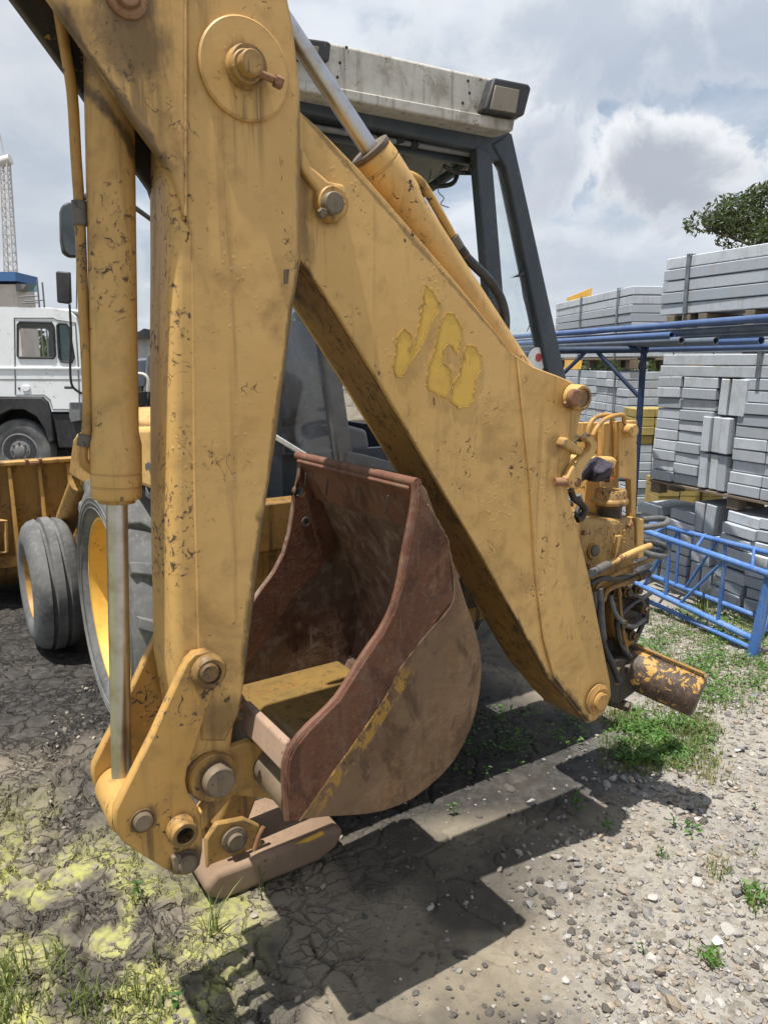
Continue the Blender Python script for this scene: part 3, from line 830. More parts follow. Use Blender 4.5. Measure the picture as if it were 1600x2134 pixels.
# hinge nose at the foot of the dipper
boss('hinge_boss', 'yellow_dirty', dipper, 437, 1612, 1.665, [(0, 0), (0, 52), (0.025, 52), (0.03, 48), (0.03, 0)])

# ---- bucket ram in front of the dipper
VR = 1.79
ax_top, ax_bot = P(229, 250, VR), P(254, 1640, VR)
axd = (ax_bot - ax_top)
def along(py):                                     # point of the ram axis seen at photo row py
    lo, hi = -1.5, 1.5
    for _ in range(40):
        t = (lo + hi) / 2; q = ax_top + axd * t
        X = q.x * R2[0] + VR * F2[0]; Y = q.x * R2[1] + VR * F2[1]; Z = q.z - CAM_H
        if 1067 - FPX * (Y * _s + Z * _c) / (Y * _c - Z * _s) < py: lo = t
        else: hi = t
    return ax_top + axd * t
ram = M()
rs = pxm(VR, 240, 900)
a0 = along(-60); Lr = lambda py: (along(py) - a0).length
ram.lathe(a0, axd, [(0, 0), (0, 40 * rs), (Lr(100), 46 * rs), (Lr(900), 46.5 * rs), (Lr(925), 52 * rs), (Lr(983), 52 * rs), (Lr(984), 51 * rs), (Lr(986), 51 * rs),
                    (Lr(987), 52 * rs), (Lr(1010), 52 * rs), (Lr(1011), 51 * rs), (Lr(1013), 51 * rs), (Lr(1014), 52 * rs), (Lr(1034), 51 * rs), (Lr(1038), 49 * rs), (Lr(1038), 38 * rs),
                    (Lr(1047), 38 * rs), (Lr(1047), 0)], 44)
ram_o = ram.build('bucket_ram', 'yellow', root, angle=25)
M().cyl(along(1030), along(1640), 22 * rs, 36).build('rod', 'chrome', ram_o)
ec = along(1655)
M().lathe(Vector((ec.x, 1.68, ec.z)), (0, 1, 0), [(0, 0), (0, 0.05), (0.01, 0.056), (0.155, 0.056), (0.165, 0.05), (0.165, 0)], 32).build('rod_eye', 'yellow_dirty', ram_o)
sp_ = [(112, -40), (132, 80), (150, 190), (158, 320), (166, 440), (173, 620), (181, 780), (183, 850), (180, 905), (172, 940), (174, 962), (190, 978), (205, 985)]
M().tube([P(x, y, 1.80) for x, y in sp_], 0.0115, 12).build('oil_pipe', 'yellow_dirty', ram_o)
M().tube([P(x, y, 1.80) for x, y in ((179, 905), (175, 930))], 0.0165, 12, 0).build('pipe_fitting', 'dusty_steel', ram_o)
M().tube([P(x, y, 1.80) for x, y in ((164, 418), (168, 470))], 0.0155, 12, 0).build('pipe_fitting', 'dusty_steel', ram_o)

# ---- tipping links
link = [c6(*q) for q in ((640, 350), (685, 303), (760, 287), (812, 315), (832, 385), (820, 440), (790, 520), (740, 650), (690, 820), (642, 940), (633, 1010), (645, 1075), (692, 1145), (718, 1200),
                         (726, 1300), (726, 1400), (712, 1478), (680, 1515), (640, 1534), (580, 1535), (500, 1490), (390, 1422), (282, 1350), (252, 1300), (240, 1240), (242, 1180), (300, 1060), (450, 760), (560, 520))]
LV = 1.622
lk = plate2(M(), link, LV, LV, LV + 0.034).build('tipping_link', 'yellow_dirty', root, bevel=0.004)
lk2 = plate2(M(), link, LV, 1.850, 1.884).build('tipping_link', 'yellow_dirty', root, bevel=0.004)
boss('link_boss', 'yellow_dirty', lk, *c6(755, 392), LV + 0.002, [(0, 0), (0, 37), (0.012, 37), (0.016, 34), (0.022, 33), (0.026, 30), (0.026, 21), (0.018, 21), (0.018, 0)])
boss('link_pin', 'yellow_dirty', lk, *c6(752, 395), LV - 0.012, [(0, 0), (0, 20), (0.018, 20), (0.022, 17), (0.022, 0)])
boss('washer', 'grease_shade_black', lk, *c6(392, 1228), LV + 0.001, [(0, 0), (0, 27), (0.004, 26), (0.004, 0)])
boss('link_pin', 'pin_steel', lk, *c6(392, 1228), LV - 0.002, [(0, 0), (0, 20), (0.010, 20), (0.013, 17), (0.013, 0)])
boss('tube_boss', 'yellow_dirty', lk, *c6(600, 1265), LV + 0.002, [(0, 0), (0, 30), (0.02, 30), (0.024, 28), (0.038, 28), (0.042, 26), (0.042, 18), (-0.02, 18), (-0.02, 0)])
boss('bore', 'dark_inside', lk, *c6(600, 1265), LV - 0.004, [(0, 0), (0, 17.6), (0.001, 17.6), (0.001, 0)])
boss('link_pin', 'pin_steel', lk, *c6(632, 1452), LV + 0.001, [(0, 0), (0, 26), (0.006, 26), (0.006, 20), (0.018, 20), (0.022, 16), (0.022, 0)])
plate2(M(), [c6(545, 1420), c6(590, 1400), c6(610, 1430), c6(600, 1490), c6(560, 1510)], LV, LV - 0.014, LV + 0.003).build('pin_keeper', 'pin_steel', lk, bevel=0.004)
boss('link_pin', 'yellow_dirty', lk2, *c6(392, 1228), 1.852, [(0, 0), (0, 24), (0.19, 24), (0.19, 0)], vt=LV)
# lower connecting link between the tipping links and the bucket
blink = [c6(590, 1430), c6(600, 1380), c6(700, 1290), c6(880, 1030), c6(940, 1000), c6(1080, 1060), c6(1230, 1140), c6(1230, 1180), c6(1060, 1130), c6(940, 1120), c6(760, 1330), c6(660, 1440)]
for v_, mt_ in ((1.70, 'yellow_dirty'), (1.86, 'yellow_grease_shade')):
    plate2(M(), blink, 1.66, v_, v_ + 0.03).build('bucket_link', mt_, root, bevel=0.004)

# ---- bucket
BV0, BV1 = 1.48, 2.14
q0, q1 = P(*c7(1000, 1190), BV0), P(*c7(430, 2030), BV0)
rusty('rust_side', (0.112, 0.064, 0.034), (0.165, 0.10, 0.056), (0.19, 0.125, 0.075), 0.6,
      stripe=((q0.x - U0 + 0.022, q0.z - 0.012), (q1.x - U0 + 0.022, q1.z - 0.012), 0.028, 0.04, 1.0))
rusty('rust_red', (0.085, 0.034, 0.019), (0.125, 0.052, 0.029), (0.13, 0.082, 0.058), 0.5)
rusty('rust_inside', (0.088, 0.038, 0.022), (0.13, 0.088, 0.066), (0.235, 0.19, 0.16), 0.6)
rusty('rust_lip', (0.115, 0.048, 0.030), (0.155, 0.072, 0.046), (0.17, 0.11, 0.08), 0.5)
paint('floor_ochre', (0.24, 0.145, 0.04), (0.17, 0.115, 0.04), 0.95, 1.6, chip_col=(0.12, 0.05, 0.025), dirt_col=(0.065, 0.042, 0.022), under=(0.30, 0.12, 0.04), rough=0.45, scale=1.5)
open_edge = [(1050, 262), (1047, 370), (1000, 620), (968, 800), (930, 930), (870, 1050), (780, 1180), (640, 1400), (480, 1560), (408, 1650), (380, 1710), (370, 1800), (374, 1900), (385, 2030)]
back = [(1060, 255), (1100, 300), (1118, 350), (1180, 520), (1212, 600), (1268, 760), (1310, 900), (1350, 1010), (1376, 1110), (1388, 1200), (1389, 1280), (1380, 1370), (1362, 1460), (1335, 1550),
        (1295, 1640), (1245, 1725), (1180, 1800), (1100, 1870), (1030, 1922), (950, 1960), (870, 1987), (790, 2002), (690, 2010), (590, 2014), (410, 2036)]
side = [c7(*q) for q in open_edge] + [c7(*q) for q in back[::-1]]
bucket = plate2(M(), side, BV0, BV0, BV0 + 0.018).build('bucket', 'rust_side', root, bevel=0.005, seg=3)
# far side with its bolt holes
pts = uw(side, BV0)
def with_holes(outer, holes):
    """one polygon with keyhole cuts to round holes"""
    out = list(outer)
    for cx, cz, r in holes:
        i = min(range(len(out)), key=lambda k: (out[k][0] - cx) ** 2 + (out[k][1] - cz) ** 2)
        a0_ = math.atan2(out[i][1] - cz, out[i][0] - cx)
        ringp = [(cx + r * math.cos(a0_ + 2 * math.pi * k / 14), cz + r * math.sin(a0_ + 2 * math.pi * k / 14)) for k in range(15)]
        area = sum(out[k][0] * out[(k + 1) % len(out)][1] - out[(k + 1) % len(out)][0] * out[k][1] for k in range(len(out)))
        if area > 0: ringp = ringp[::-1]
        out = out[:i + 1] + ringp + out[i:]
    return out
h1 = P(618, 1022, BV1); h2 = P(630, 1084, BV1)
M().prism([(x, BV1 - 0.018, z) for x, z in with_holes(pts, [(h1.x, h1.z, 0.017)])], (0, 0.018, 0)).build('bucket_side', 'rust_inside', bucket)
inner = [(1100, 380), (1180, 520), (1212, 605), (1236, 870), (1090, 1060), (960, 1230), (850, 1430), (430, 2030)]
cutter = [c7(*q) for q in open_edge] + [c7(*q) for q in inner[::-1]]
plate2(M(), cutter, BV0, BV0 - 0.007, BV0 + 0.004).build('side_cutter', 'rust_red', bucket, bevel=0.003)
M().tube([(p.x, BV0 - 0.004, p.z) for p in (P(*c7(*q), BV0) for q in inner)], [0.0035, 0.005, 0.003, 0.0045] * 20, 6, 5).build('weld_seam', 'rust_side', bucket)
cut_in = with_holes(uw(cutter, BV0), [(h1.x, h1.z, 0.017)])
M().prism([(x, BV1 - 0.026, z) for x, z in cut_in], (0, 0.0085, 0)).build('side_cutter', 'rust_red', bucket)
M().lathe((h2.x, BV1 - 0.026, h2.z), CAMV, [(0, 0), (0, 0.016), (0.004, 0.016), (0.004, 0.010), (-0.004, 0.009), (-0.004, 0)], 18).build('bolt_hole', 'dusty_steel', bucket)
shell = uw([c7(*q) for q in back], BV0)
sheet(M(), shell, 0.016, BV0 + 0.019, BV1 - 0.019, -1).build('bucket_shell', 'rust_inside', bucket, angle=30)
sheet(M(), shell[:4], 0.030, BV0 + 0.02, BV1 - 0.02, -1).build('cutting_edge', 'rust_lip', bucket, bevel=0.004)
le = uw([c7(1060, 255)], BV0)[0]
M().tube([(le[0] - 0.004, v, le[1] - 0.006) for v in (BV0 + 0.0, 1.7, 1.9, BV1)], 0.013, 10).build('lip_edge', 'rust_lip', bucket)
M().tube([(x + (-0.002), BV0 + 0.006, z) for x, z in uw([c7(*q) for q in open_edge], BV0)], 0.0105, 8, 4).build('opening_rim', 'rust_lip', bucket)
ws = shell[4]
M().tube([(ws[0] - 0.035 + random.Random(i).uniform(-.002, .002), 1.50 + i * 0.031, ws[1] + 0.03) for i in range(21)], 0.005, 6, 2).build('weld_seam', 'dusty_steel', bucket)
for i, v in enumerate((1.60, 1.76, 1.93, 2.07)):
    a_ = Vector((shell[1][0] - 0.034, v, shell[1][1] - 0.03))
    M().beam(a_, a_ + Vector((0.006, 0.024, -0.055)), 0.006, 0.004).build('wear_mark', 'dusty_steel', bucket, bevel=0.002)
M().prism([(0.80, BV0 + 0.02, 0.755), (0.83, BV0 + 0.02, 0.782), (1.185, BV0 + 0.02, 0.784), (1.19, BV0 + 0.02, 0.765), (1.17, BV0 + 0.02, 0.752), (0.83, BV0 + 0.02, 0.745)], (0, BV1 - BV0 - 0.042, 0)).build('bucket_floor', 'floor_ochre', bucket, bevel=0.008)
hb = P(607, 1560, BV0)
mb = M(); mb.prism([(hb.x - 0.012, BV0 + 0.01, hb.z + 0.012), (hb.x + 0.004, BV0 + 0.01, hb.z + 0.02), (hb.x + 0.012, BV0 + 0.01, hb.z - 0.02), (hb.x - 0.008, BV0 + 0.01, hb.z - 0.06), (hb.x - 0.026, BV0 + 0.01, hb.z - 0.055)], (0, 0.25, 0))
mb.build('hinge_lip', 'dust_lip', bucket, bevel=0.006, seg=3)
mb = M(); mb.prism([(hb.x - 0.012, 1.80, hb.z + 0.012), (hb.x + 0.004, 1.80, hb.z + 0.02), (hb.x + 0.02, 1.80, hb.z - 0.01), (hb.x - 0.01, 1.80, hb.z - 0.035)], (0, 0.32, 0))
mb.build('hinge_lip', 'dust_lip', bucket, bevel=0.006, seg=3)
M().beam((hb.x + 0.06, BV0 + 0.02, 0.785), (hb.x + 0.06, BV1 - 0.02, 0.785), 0.012, 0.08).build('hinge_wall', 'yellow_grease_shade', bucket)
hp = P(*c6(800, 985), 1.64)
M().lathe((hp.x, 1.655, hp.z), CAMV, [(-0.30, 0), (-0.30, 0.034), (-0.02, 0.034), (0, 0.042), (0.045, 0.040), (0.052, 0.036), (0.052, 0)], 32).build('hinge_pin', 'pin_steel', bucket)
M().lathe((hp.x - 0.010, 1.668, hp.z), CAMV, [(0, 0.046), (0, 0.062), (0.012, 0.062), (0.012, 0.046), (0, 0.046)], 32).build('grease_ring', 'grease_shade_black', bucket)
for v in (1.672, 1.862):
    plate2(M(), [c6(700, 980), c6(740, 900), c6(830, 860), c6(1000, 800), c6(1220, 860), c6(1240, 1090), c6(1050, 1120), c6(900, 1100), c6(760, 1090), c6(705, 1040)], 1.66, v, v + 0.028).build('hinge_ear', 'yellow_dirty', bucket, bevel=0.006)
ht = P(*c6(1170, 1050), 1.56)
M().lathe((ht.x + 0.02, 1.50, ht.z), (0, 1, 0), [(0, 0), (0, 0.052), (0.60, 0.052), (0.60, 0)], 28).build('cross_tube', 'pin_steel', bucket)

# ---- boom
b_up = [(560, 165), (626, 232), (660, 262), (746, 350), (850, 470), (956, 594), (1065, 733)]
b_foot = [(1106, 762), (1163, 783), (1192, 796), (1212, 818), (1213, 850), (1203, 885), (1196, 915), (1186, 960), (1180, 1002), (1185, 1040), (1199, 1089), (1229, 1212), (1257, 1355), (1270, 1420), (1272, 1448), (1262, 1478), (1240, 1502), (1224, 1508)]
b_low = [(1145, 1415), (1100, 1335), (1000, 1152), (900, 985), (800, 812), (700, 648), (640, 560), (590, 500)]
boom_px = b_up + b_foot + b_low + [(500, 380), (440, 250), (430, 150), (470, 90), (520, 110)]
BO0, BO1 = 1.685, 1.897
mb = plate2(M(), boom_px, BO0, BO0, BO0 + 0.016); plate2(mb, boom_px, BO0, BO1 - 0.016, BO1)
boom = mb.build('boom', 'yellow_clean', root, bevel=0.003)
sheet(M(), uw(b_up + b_foot[:2], BO0), 0.014, BO0 + 0.017, BO1 - 0.017, -1).build('top_plate', 'yellow_dirty', boom)
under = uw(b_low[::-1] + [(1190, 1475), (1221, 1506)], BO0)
sheet(M(), under, 0.014, BO0 + 0.017, BO1 - 0.017, 1).build('underside_plate', 'yellow_grease_shade', boom)  # dark colour carries the underside's shade as well as grease
foot = [(1073, 742), (1106, 764), (1161, 785), (1190, 798), (1209, 820), (1210, 850), (1200, 885), (1193, 915), (1183, 960), (1177, 1002), (1182, 1040), (1196, 1089), (1226, 1212), (1254, 1355), (1267, 1420), (1269, 1448), (1259, 1476), (1238, 1499), (1225, 1504), (1150, 1410), (1128, 1330), (1112, 1200), (1100, 1000)]
plate2(M(), foot, BO0, BO0 - 0.009, BO0 + 0.002).build('foot_plate', 'yellow_clean', boom, bevel=0.003)
boss('pin_boss', 'yellow_clean', boom, *c4(245, 75), BO0 - 0.012, [(0, 0), (0, 28), (0.040, 27), (0.046, 25), (0.046, 20), (0.04, 19), (0.04, 0)])
boss('boom_pin', 'rust_pin', boom, *c4(245, 75), BO0 - 0.050, [(0, 0), (0, 18), (0.016, 18), (0.020, 15), (0.020, 0)])
c = P(*c4(225, 118), BO0 - 0.03); mb = M(); hexbolt(mb, c, (0.2, -1, -0.3), 0.011, 0.02); hexbolt(mb, c + Vector((-0.015, 0, 0.006)), (-0.6, -1, -0.2), 0.009, 0.02); mb.build('keeper_bolt', 'rust_pin', boom)
boss('pin_boss', 'yellow_dirty', boom, *c4(385, 1755), BO0 - 0.016, [(0, 0), (0, 34), (0.006, 34), (0.009, 30), (0.012, 26), (0.016, 26), (0.016, 20), (0.012, 20), (0.012, 0)])
boss('boom_pin', 'yellow_dirty', boom, *c4(390, 1760), BO0 - 0.024, [(0, 0), (0, 19), (0.018, 19), (0.022, 16), (0.022, 0)])
# pin with its flag plate under the dipper
pb = boss('pin_boss', 'yellow_dirty', boom, *c2(225, 1005), BO0 + 0.001, [(0, 0), (0, 36), (0.020, 35), (0.026, 35), (0.03, 32), (0.03, 0)])
boss('boom_pin', 'pin_steel', boom, *c2(235, 1000), BO0 - 0.028, [(0, 0), (0, 23), (0.020, 23), (0.024, 20), (0.024, 0)])
plate2(M(), [c2(150, 1010), c2(140, 930), c2(40, 800), c2(-20, 700), c2(60, 700), c2(110, 800), c2(200, 880), c2(290, 900), c2(310, 1000)], BO0, BO0 - 0.024, BO0 + 0.001).build('flag_plate', 'yellow', boom, bevel=0.008, seg=3)
c = P(*c2(185, 1050), BO0 - 0.02); mb = M(); hexbolt(mb, c, (-0.3, -1, -0.2), 0.013, 0.03); mb.build('keeper_bolt', 'pin_steel', boom)
# worn raised lettering J C B
letters = [[(765, 1452), (800, 1480), (845, 1555), (835, 1600), (790, 1665), (770, 1740), (745, 1790), (700, 1850), (680, 1880), (640, 1955), (600, 1960), (583, 1900), (600, 1830), (605, 1745), (640, 1690), (682, 1718), (690, 1757), (662, 1830), (695, 1790), (720, 1690), (745, 1580), (748, 1500)],
           [(880, 1600), (920, 1610), (970, 1690), (958, 1770), (945, 1842), (915, 1800), (905, 1775), (880, 1778), (868, 1810), (862, 1880), (880, 1905), (912, 1930), (900, 2010), (880, 2078), (830, 2062), (770, 2012), (775, 1950), (782, 1890), (812, 1815), (825, 1740), (850, 1650)],
           [(985, 1780), (1040, 1790), (1076, 1850), (1068, 1930), (1042, 1980), (1040, 2020), (1030, 2075), (1015, 2125), (950, 2135), (903, 2092), (918, 2000), (950, 1950), (968, 1870)]]
rnd = random.Random(4)
for L in letters:
    ex = []
    for i, a in enumerate(L):
        b = L[(i + 1) % len(L)]; n = max(1, int(math.hypot(b[0] - a[0], b[1] - a[1]) / 14))
        for k in range(n):
            t = k / n; ex.append((a[0] + (b[0] - a[0]) * t + rnd.uniform(-5, 5), a[1] + (b[1] - a[1]) * t + rnd.uniform(-5, 5)))
    lo = plate2(M(), [c2(*q) for q in ex], BO0, BO0 - 0.0012, BO0 + 0.001).build('letter', 'logo', boom)
    mb = M(); mb.tube([P(*c2(*q), BO0 - 0.0016) for q in ex + ex[:1]], [rnd.uniform(0.0003, 0.0014) for _ in range(len(ex) + 1)], 5, 0)
    mb.build('paint_edge', 'logo', lo)

# ---- dipper ram on top of the boom
VD = 1.79
A, B = P(621, 86, VD), P(778, 322, VD)
E_ = P(1118, 830, VD); dr = (B - A).normalized()
sr = pxm(VD, 780, 330)
Lt = (E_ - B).length
dram = M().lathe(B, dr, [(-0.012, 0), (-0.012, 30 * sr), (-0.002, 43 * sr), (0.02, 45 * sr), (0.03, 45 * sr), (0.032, 43.5 * sr), (0.036, 43.5 * sr), (0.038, 45 * sr), (0.13, 44 * sr), (0.16, 38 * sr), (Lt * 0.97, 37 * sr), (Lt * 0.97, 0)], 40).build('dipper_ram', 'yellow_clean', root, angle=25)
M().cyl(B, A + (A - B) * 1.2, 19 * sr, 32).build('rod', 'chrome', dram)
M().lathe(B - dr * 0.018, dr, [(0, 20 * sr), (0, 44 * sr), (0.010, 44 * sr), (0.010, 20 * sr)], 40).build('gland_ring', 'pin_steel', dram)
M().lathe((E_.x, BO0 + 0.02, E_.z), (0, 1, 0), [(0, 0), (0, 0.05), (0.17, 0.05), (0.17, 0)], 28).build('ram_eye', 'yellow_dirty', dram)
M().tube([P(*c2(*q), 1.775) for q in ((650, 835), (690, 845), (740, 880), (800, 975), (860, 1080), (915, 1180))], 0.0125, 12).build('oil_pipe', 'yellow_dirty', dram)
M().tube([P(*c2(*q), 1.775) for q in ((915, 1185), (950, 1245))], 0.018, 12, 0).build('hose_fitting', 'dusty_steel', dram)
M().tube([P(*c2(*q), 1.775) for q in ((945, 1235), (985, 1290))], 0.0165, 12, 0).build('hose_fitting', 'grease_shade_black', dram)
M().tube([P(*c2(*q), 1.775) for q in ((980, 1285), (1040, 1345), (1120, 1425), (1180, 1520), (1206, 1620), (1205, 1700), (1190, 1790), (1170, 1850))], 0.0145, 12).build('hose', 'rubber_hose', dram)
M().tube([P(*c2(*q), 1.80) for q in ((920, 1440), (960, 1462), (1010, 1500), (1060, 1560), (1090, 1620), (1080, 1680))], 0.013, 12).build('hose', 'rubber_hose', dram)

# ---- kingpost (the upright swing casting) and its hydraulics
def blockpx(name, mat, parent, px, v0, v1, bev=0.008):
    return plate2(M(), px, v0, v0, v1).build(name, mat, parent, bevel=bev, seg=3)
KV = 1.80
king = blockpx('kingpost', 'yellow_brown', root, [c9(x, y) for x, y in ((370, 1300), (470, 1275), (620, 1290), (900, 1290), (1020, 1275), (1045, 1400), (1040, 2000), (1000, 2100), (560, 2100), (480, 1900), (400, 1600))], KV, KV + 0.30, 0.02)
blockpx('mast_plate', 'yellow', king, [c9(x, y) for x, y in ((850, 205), (1056, 190), (1052, 700), (1040, 1300), (990, 1300), (985, 850), (850, 830))], KV + 0.06, KV + 0.09, 0.004)
blockpx('mast_cheek', 'yellow_clean', king, [c9(x, y) for x, y in ((680, 225), (850, 205), (850, 620), (670, 590))], KV + 0.10, KV + 0.13, 0.004)
blockpx('mast_cheek', 'yellow_clean', king, [c9(x, y) for x, y in ((440, 215), (670, 215), (660, 600), (440, 600))], KV + 0.14, KV + 0.17, 0.004)
blockpx('ledge', 'yellow_clean', king, [c9(x, y) for x, y in ((520, 610), (800, 600), (850, 640), (800, 740), (520, 750))], KV + 0.02, KV + 0.15, 0.012)
blockpx('mast_foot', 'yellow', king, [c9(x, y) for x, y in ((640, 720), (860, 720), (860, 1320), (600, 1320))], KV + 0.12, KV + 0.25, 0.01)
boss('mast_boss', 'yellow_clean', king, *c9(930, 300), KV + 0.062, [(0, 0), (0, 14), (0.035, 14), (0.04, 12), (0.04, 0)])
boss('mast_pin', 'yellow_dirty', king, *c9(930, 300), KV + 0.024, [(0, 0), (0, 9), (0.02, 9), (0.024, 7), (0.024, 0)])
sK = pxm(KV, 1270, 1040)
dc = P(*c9(755, 1090), KV + 0.06)
M().lathe(dc + Vector((0, 0, -0.03)), (0, 0, 1), [(-0.09, 0), (-0.09, 0.040), (0.012, 0.045), (0.012, 0)], 32).build('pivot_neck', 'grease_shade_black', king)
M().lathe(dc, (0, 0, 1), [(-0.012, 0), (-0.012, 0.060), (-0.004, 0.066), (0.004, 0.067), (0.012, 0.063), (0.014, 0.060), (0.038, 0.058), (0.045, 0.055), (0.045, 0.034), (0.047, 0.032), (0.047, 0)], 44).build('pivot_cap', 'yellow_brown', king)
boss('casting_boss', 'yellow_dirty', king, *c9(560, 1650), KV - 0.004, [(0, 0), (0, 17), (0.01, 16), (0.01, 0)])
boss('casting_pin', 'dusty_steel', king, *c9(580, 1640), KV - 0.014, [(0, 0), (0, 12), (0.006, 12), (0.008, 10), (0.008, 0)])
blockpx('bracket', 'yellow_clean', king, [c9(x, y) for x, y in ((1050, 1280), (1130, 1290), (1130, 1720), (1060, 1740))], KV + 0.02, KV + 0.12, 0.005)
blockpx('gauge_strip', 'yellow_clean', king, [c9(x, y) for x, y in ((840, 1480), (880, 1470), (910, 1480), (880, 1500), (850, 1640), (815, 1740), (800, 1740))], KV - 0.014, KV + 0.002, 0.002)
for k in range(4):
    boss('cast_mark', 'yellow_clean', king, *c9(908, 1420 + k * 42), KV - 0.001, [(0, 0), (0, 3.4), (0.004, 2.4), (0.004, 0)], 8)
# lower casting and valve block, black with grease
low = blockpx('swing_frame', 'grease_shade_black', root, [(1236, 1215), (1326, 1210), (1330, 1290), (1318, 1340), (1330, 1380), (1300, 1400), (1262, 1400), (1250, 1310)], KV + 0.01, KV + 0.28, 0.015)
blockpx('valve_box', 'dark_inside', low, [c4(575, 1180), c4(680, 1190), c4(675, 1330), c4(590, 1370)], KV + 0.10, KV + 0.20, 0.006)
blockpx('side_casting', 'yellow_grease_shade', low, [c4(470, 1220), c4(495, 1210), c4(500, 1330), c4(600, 1430), c4(560, 1470), c4(500, 1440), c4(470, 1360)], KV - 0.03, KV + 0.02, 0.008)
blockpx('lower_lug', 'grease_shade_black', low, [c4(440, 1540), c4(540, 1520), c4(590, 1560), c4(575, 1660), (1330, 1440), (1290, 1470), (1262, 1460)], KV - 0.06, KV + 0.10, 0.012)
for q, r in ((c4(660, 1515), 13), (c4(545, 1570), 15), (c4(540, 1790), 12), (c4(480, 1600), 14)):
    c = P(*q, KV - 0.05); mb = M()
    mb.cyl(c + Vector((-0.05, 0.10, 0.01)), c, r * sK * 0.95, 18); hexbolt(mb, c, (0.45, -1, -0.1), r * sK, 0.02)
    mb.build('hydraulic_union', 'grease_shade_black', low, bevel=0.002)
# swing ram lying towards the photographer
e0, e1 = Vector((2.30, 1.90, 0.63)), P(*c4(955, 1738), 1.56)
dv_ = e1 - e0; Ls = dv_.length
rS = 0.086
sw = M().lathe(e0, dv_, [(0, 0), (0, rS * 0.9), (0.03, rS), (Ls - 0.012, rS), (Ls - 0.003, rS * 0.95), (Ls, rS * 0.84), (Ls + 0.001, 0)], 40).build('swing_ram', 'grease_shade_black', root, angle=30)
m, g = newmat('swing_barrel')
oc = g.n('ShaderNodeTexCoord').outputs['Object']
n1 = g.noise(oc, 7, 4, 0.6); n2 = g.noise(oc, 55, 5, 0.62, 0.4); n3 = g.noise(oc, 24, 6, 0.65, 0.6)
bk = g.mix(g.mapr(n2, 0.4, 0.7), (0.045, 0.03, 0.022), (0.11, 0.07, 0.045))
ey = g.sep(oc)[1]
zone = g.m('MULTIPLY', g.mapr(ey, 1.80 - V0, 1.70 - V0), g.mapr(g.sep(oc)[2], 0.58, 0.63))
msk = g.mapr(g.m('ADD', g.m('MULTIPLY', zone, 0.11), n3), 0.60, 0.625)
cc = g.mix(msk, bk, g.mix(n2, (0.36, 0.20, 0.04), (0.43, 0.25, 0.06)))
finish(g, Base_Color=cc, Roughness=0.6, Normal=g.bump(g.m('ADD', g.m('MULTIPLY', msk, 0.4), n2), 0.4, 0.004))
sw.data.materials[0] = MATS['swing_barrel']
tdir = dv_.normalized(); upn = (Vector((0, 0, 1)) - tdir * tdir.z).normalized(); sdn = tdir.cross(upn)
def onram(t, a, r=rS * 1.012): return e0 + tdir * t + (upn * math.cos(a) + sdn * math.sin(a)) * r
M().tube([onram(Ls * t, 0.15, rS * 1.16) for t in (0.05, 0.25, 0.5, 0.75, 0.97)], 0.0075, 10).build('oil_pipe', 'yellow_grease_shade', sw)
M().tube([onram(Ls * 0.05, 0.15, rS * 1.16), P(*c4(570, 1520), KV - 0.06), P(*c4(510, 1440), KV - 0.05), P(*c4(500, 1320), KV - 0.05), P(*c4(560, 1240), KV - 0.04), P(*c4(680, 1165), KV)], 0.009, 10).build('hose', 'rubber_hose', sw)
# pipes and hoses
def hose(name, mat, parent, pts, v, r):
    return M().tube([P(x, y, v if not isinstance(v, (list, tuple)) else v[i]) for i, (x, y) in enumerate(pts)], r, 12).build(name, mat, parent)
hose('hose', 'hose_grey', king, [c9(480, 1920), c9(560, 1880), c9(640, 1840)], 1.74, 0.0145)
hose('hose_fitting', 'dusty_steel', king, [c9(600, 1860), c9(680, 1820), c9(740, 1790)], 1.74, 0.0165)
hose('oil_pipe', 'yellow_clean', king, [c9(735, 1793), c9(850, 1735), c9(1000, 1660), c9(1150, 1600), c9(1200, 1585)], 1.74, 0.0115)
hose('hose_fitting', 'rust_pin', king, [c9(845, 1738), c9(880, 1718)], 1.74, 0.0135)
hose('oil_pipe', 'yellow_grease_shade', king, [c9(560, 2160), c9(590, 2080), c9(640, 1995), c9(740, 1940), c9(900, 1860), c9(1100, 1780), c9(1200, 1740)], 1.745, 0.0085)
hose('oil_pipe', 'yellow_grease_shade', king, [c9(680, 2200), c9(700, 2120), c9(760, 2060), c9(900, 2010), c9(1080, 1930), c9(1180, 1890)], 1.75, 0.0095)
hose('hose_fitting', 'grease_shade_black', king, [c9(1060, 1940), c9(1180, 1890)], 1.75, 0.0165)
hose('hose', 'hose_grey', low, [c4(365, 1150), c4(372, 1200), c4(375, 1260), c4(385, 1340)], 1.745, 0.013)
hose('hose', 'hose_grey', low, [c4(405, 1190), c4(405, 1250), c4(410, 1330), c4(420, 1420)], 1.75, 0.0125)
hose('hose', 'hose_grey', king, [c9(1100, 1300), c9(1230, 1285), c9(1350, 1285), c9(1392, 1310), c9(1350, 1350), c9(1230, 1370), c9(1110, 1385)], [1.9, 1.9, 1.9, 1.88, 1.86, 1.86, 1.88], 0.0125)
hose('hose', 'hose_grey', king, [c9(1110, 1530), c9(1230, 1540), c9(1340, 1580), c9(1395, 1650), c9(1340, 1700), c9(1230, 1690), c9(1110, 1650)], [1.9, 1.9, 1.9, 1.88, 1.86, 1.86, 1.88], 0.013)
hose('hose', 'hose_grey', king, [c9(1130, 1610), c9(1230, 1640), c9(1320, 1650), c9(1370, 1690), c9(1290, 1710), c9(1190, 1700)], [1.92, 1.92, 1.92, 1.9, 1.88, 1.88], 0.011)
hose('oil_pipe', 'yellow_dirty', king, [c9(500, 360), c9(515, 270), c9(560, 185), c9(640, 140), c9(720, 130), c9(770, 145), c9(770, 230)], 1.88, 0.0085)
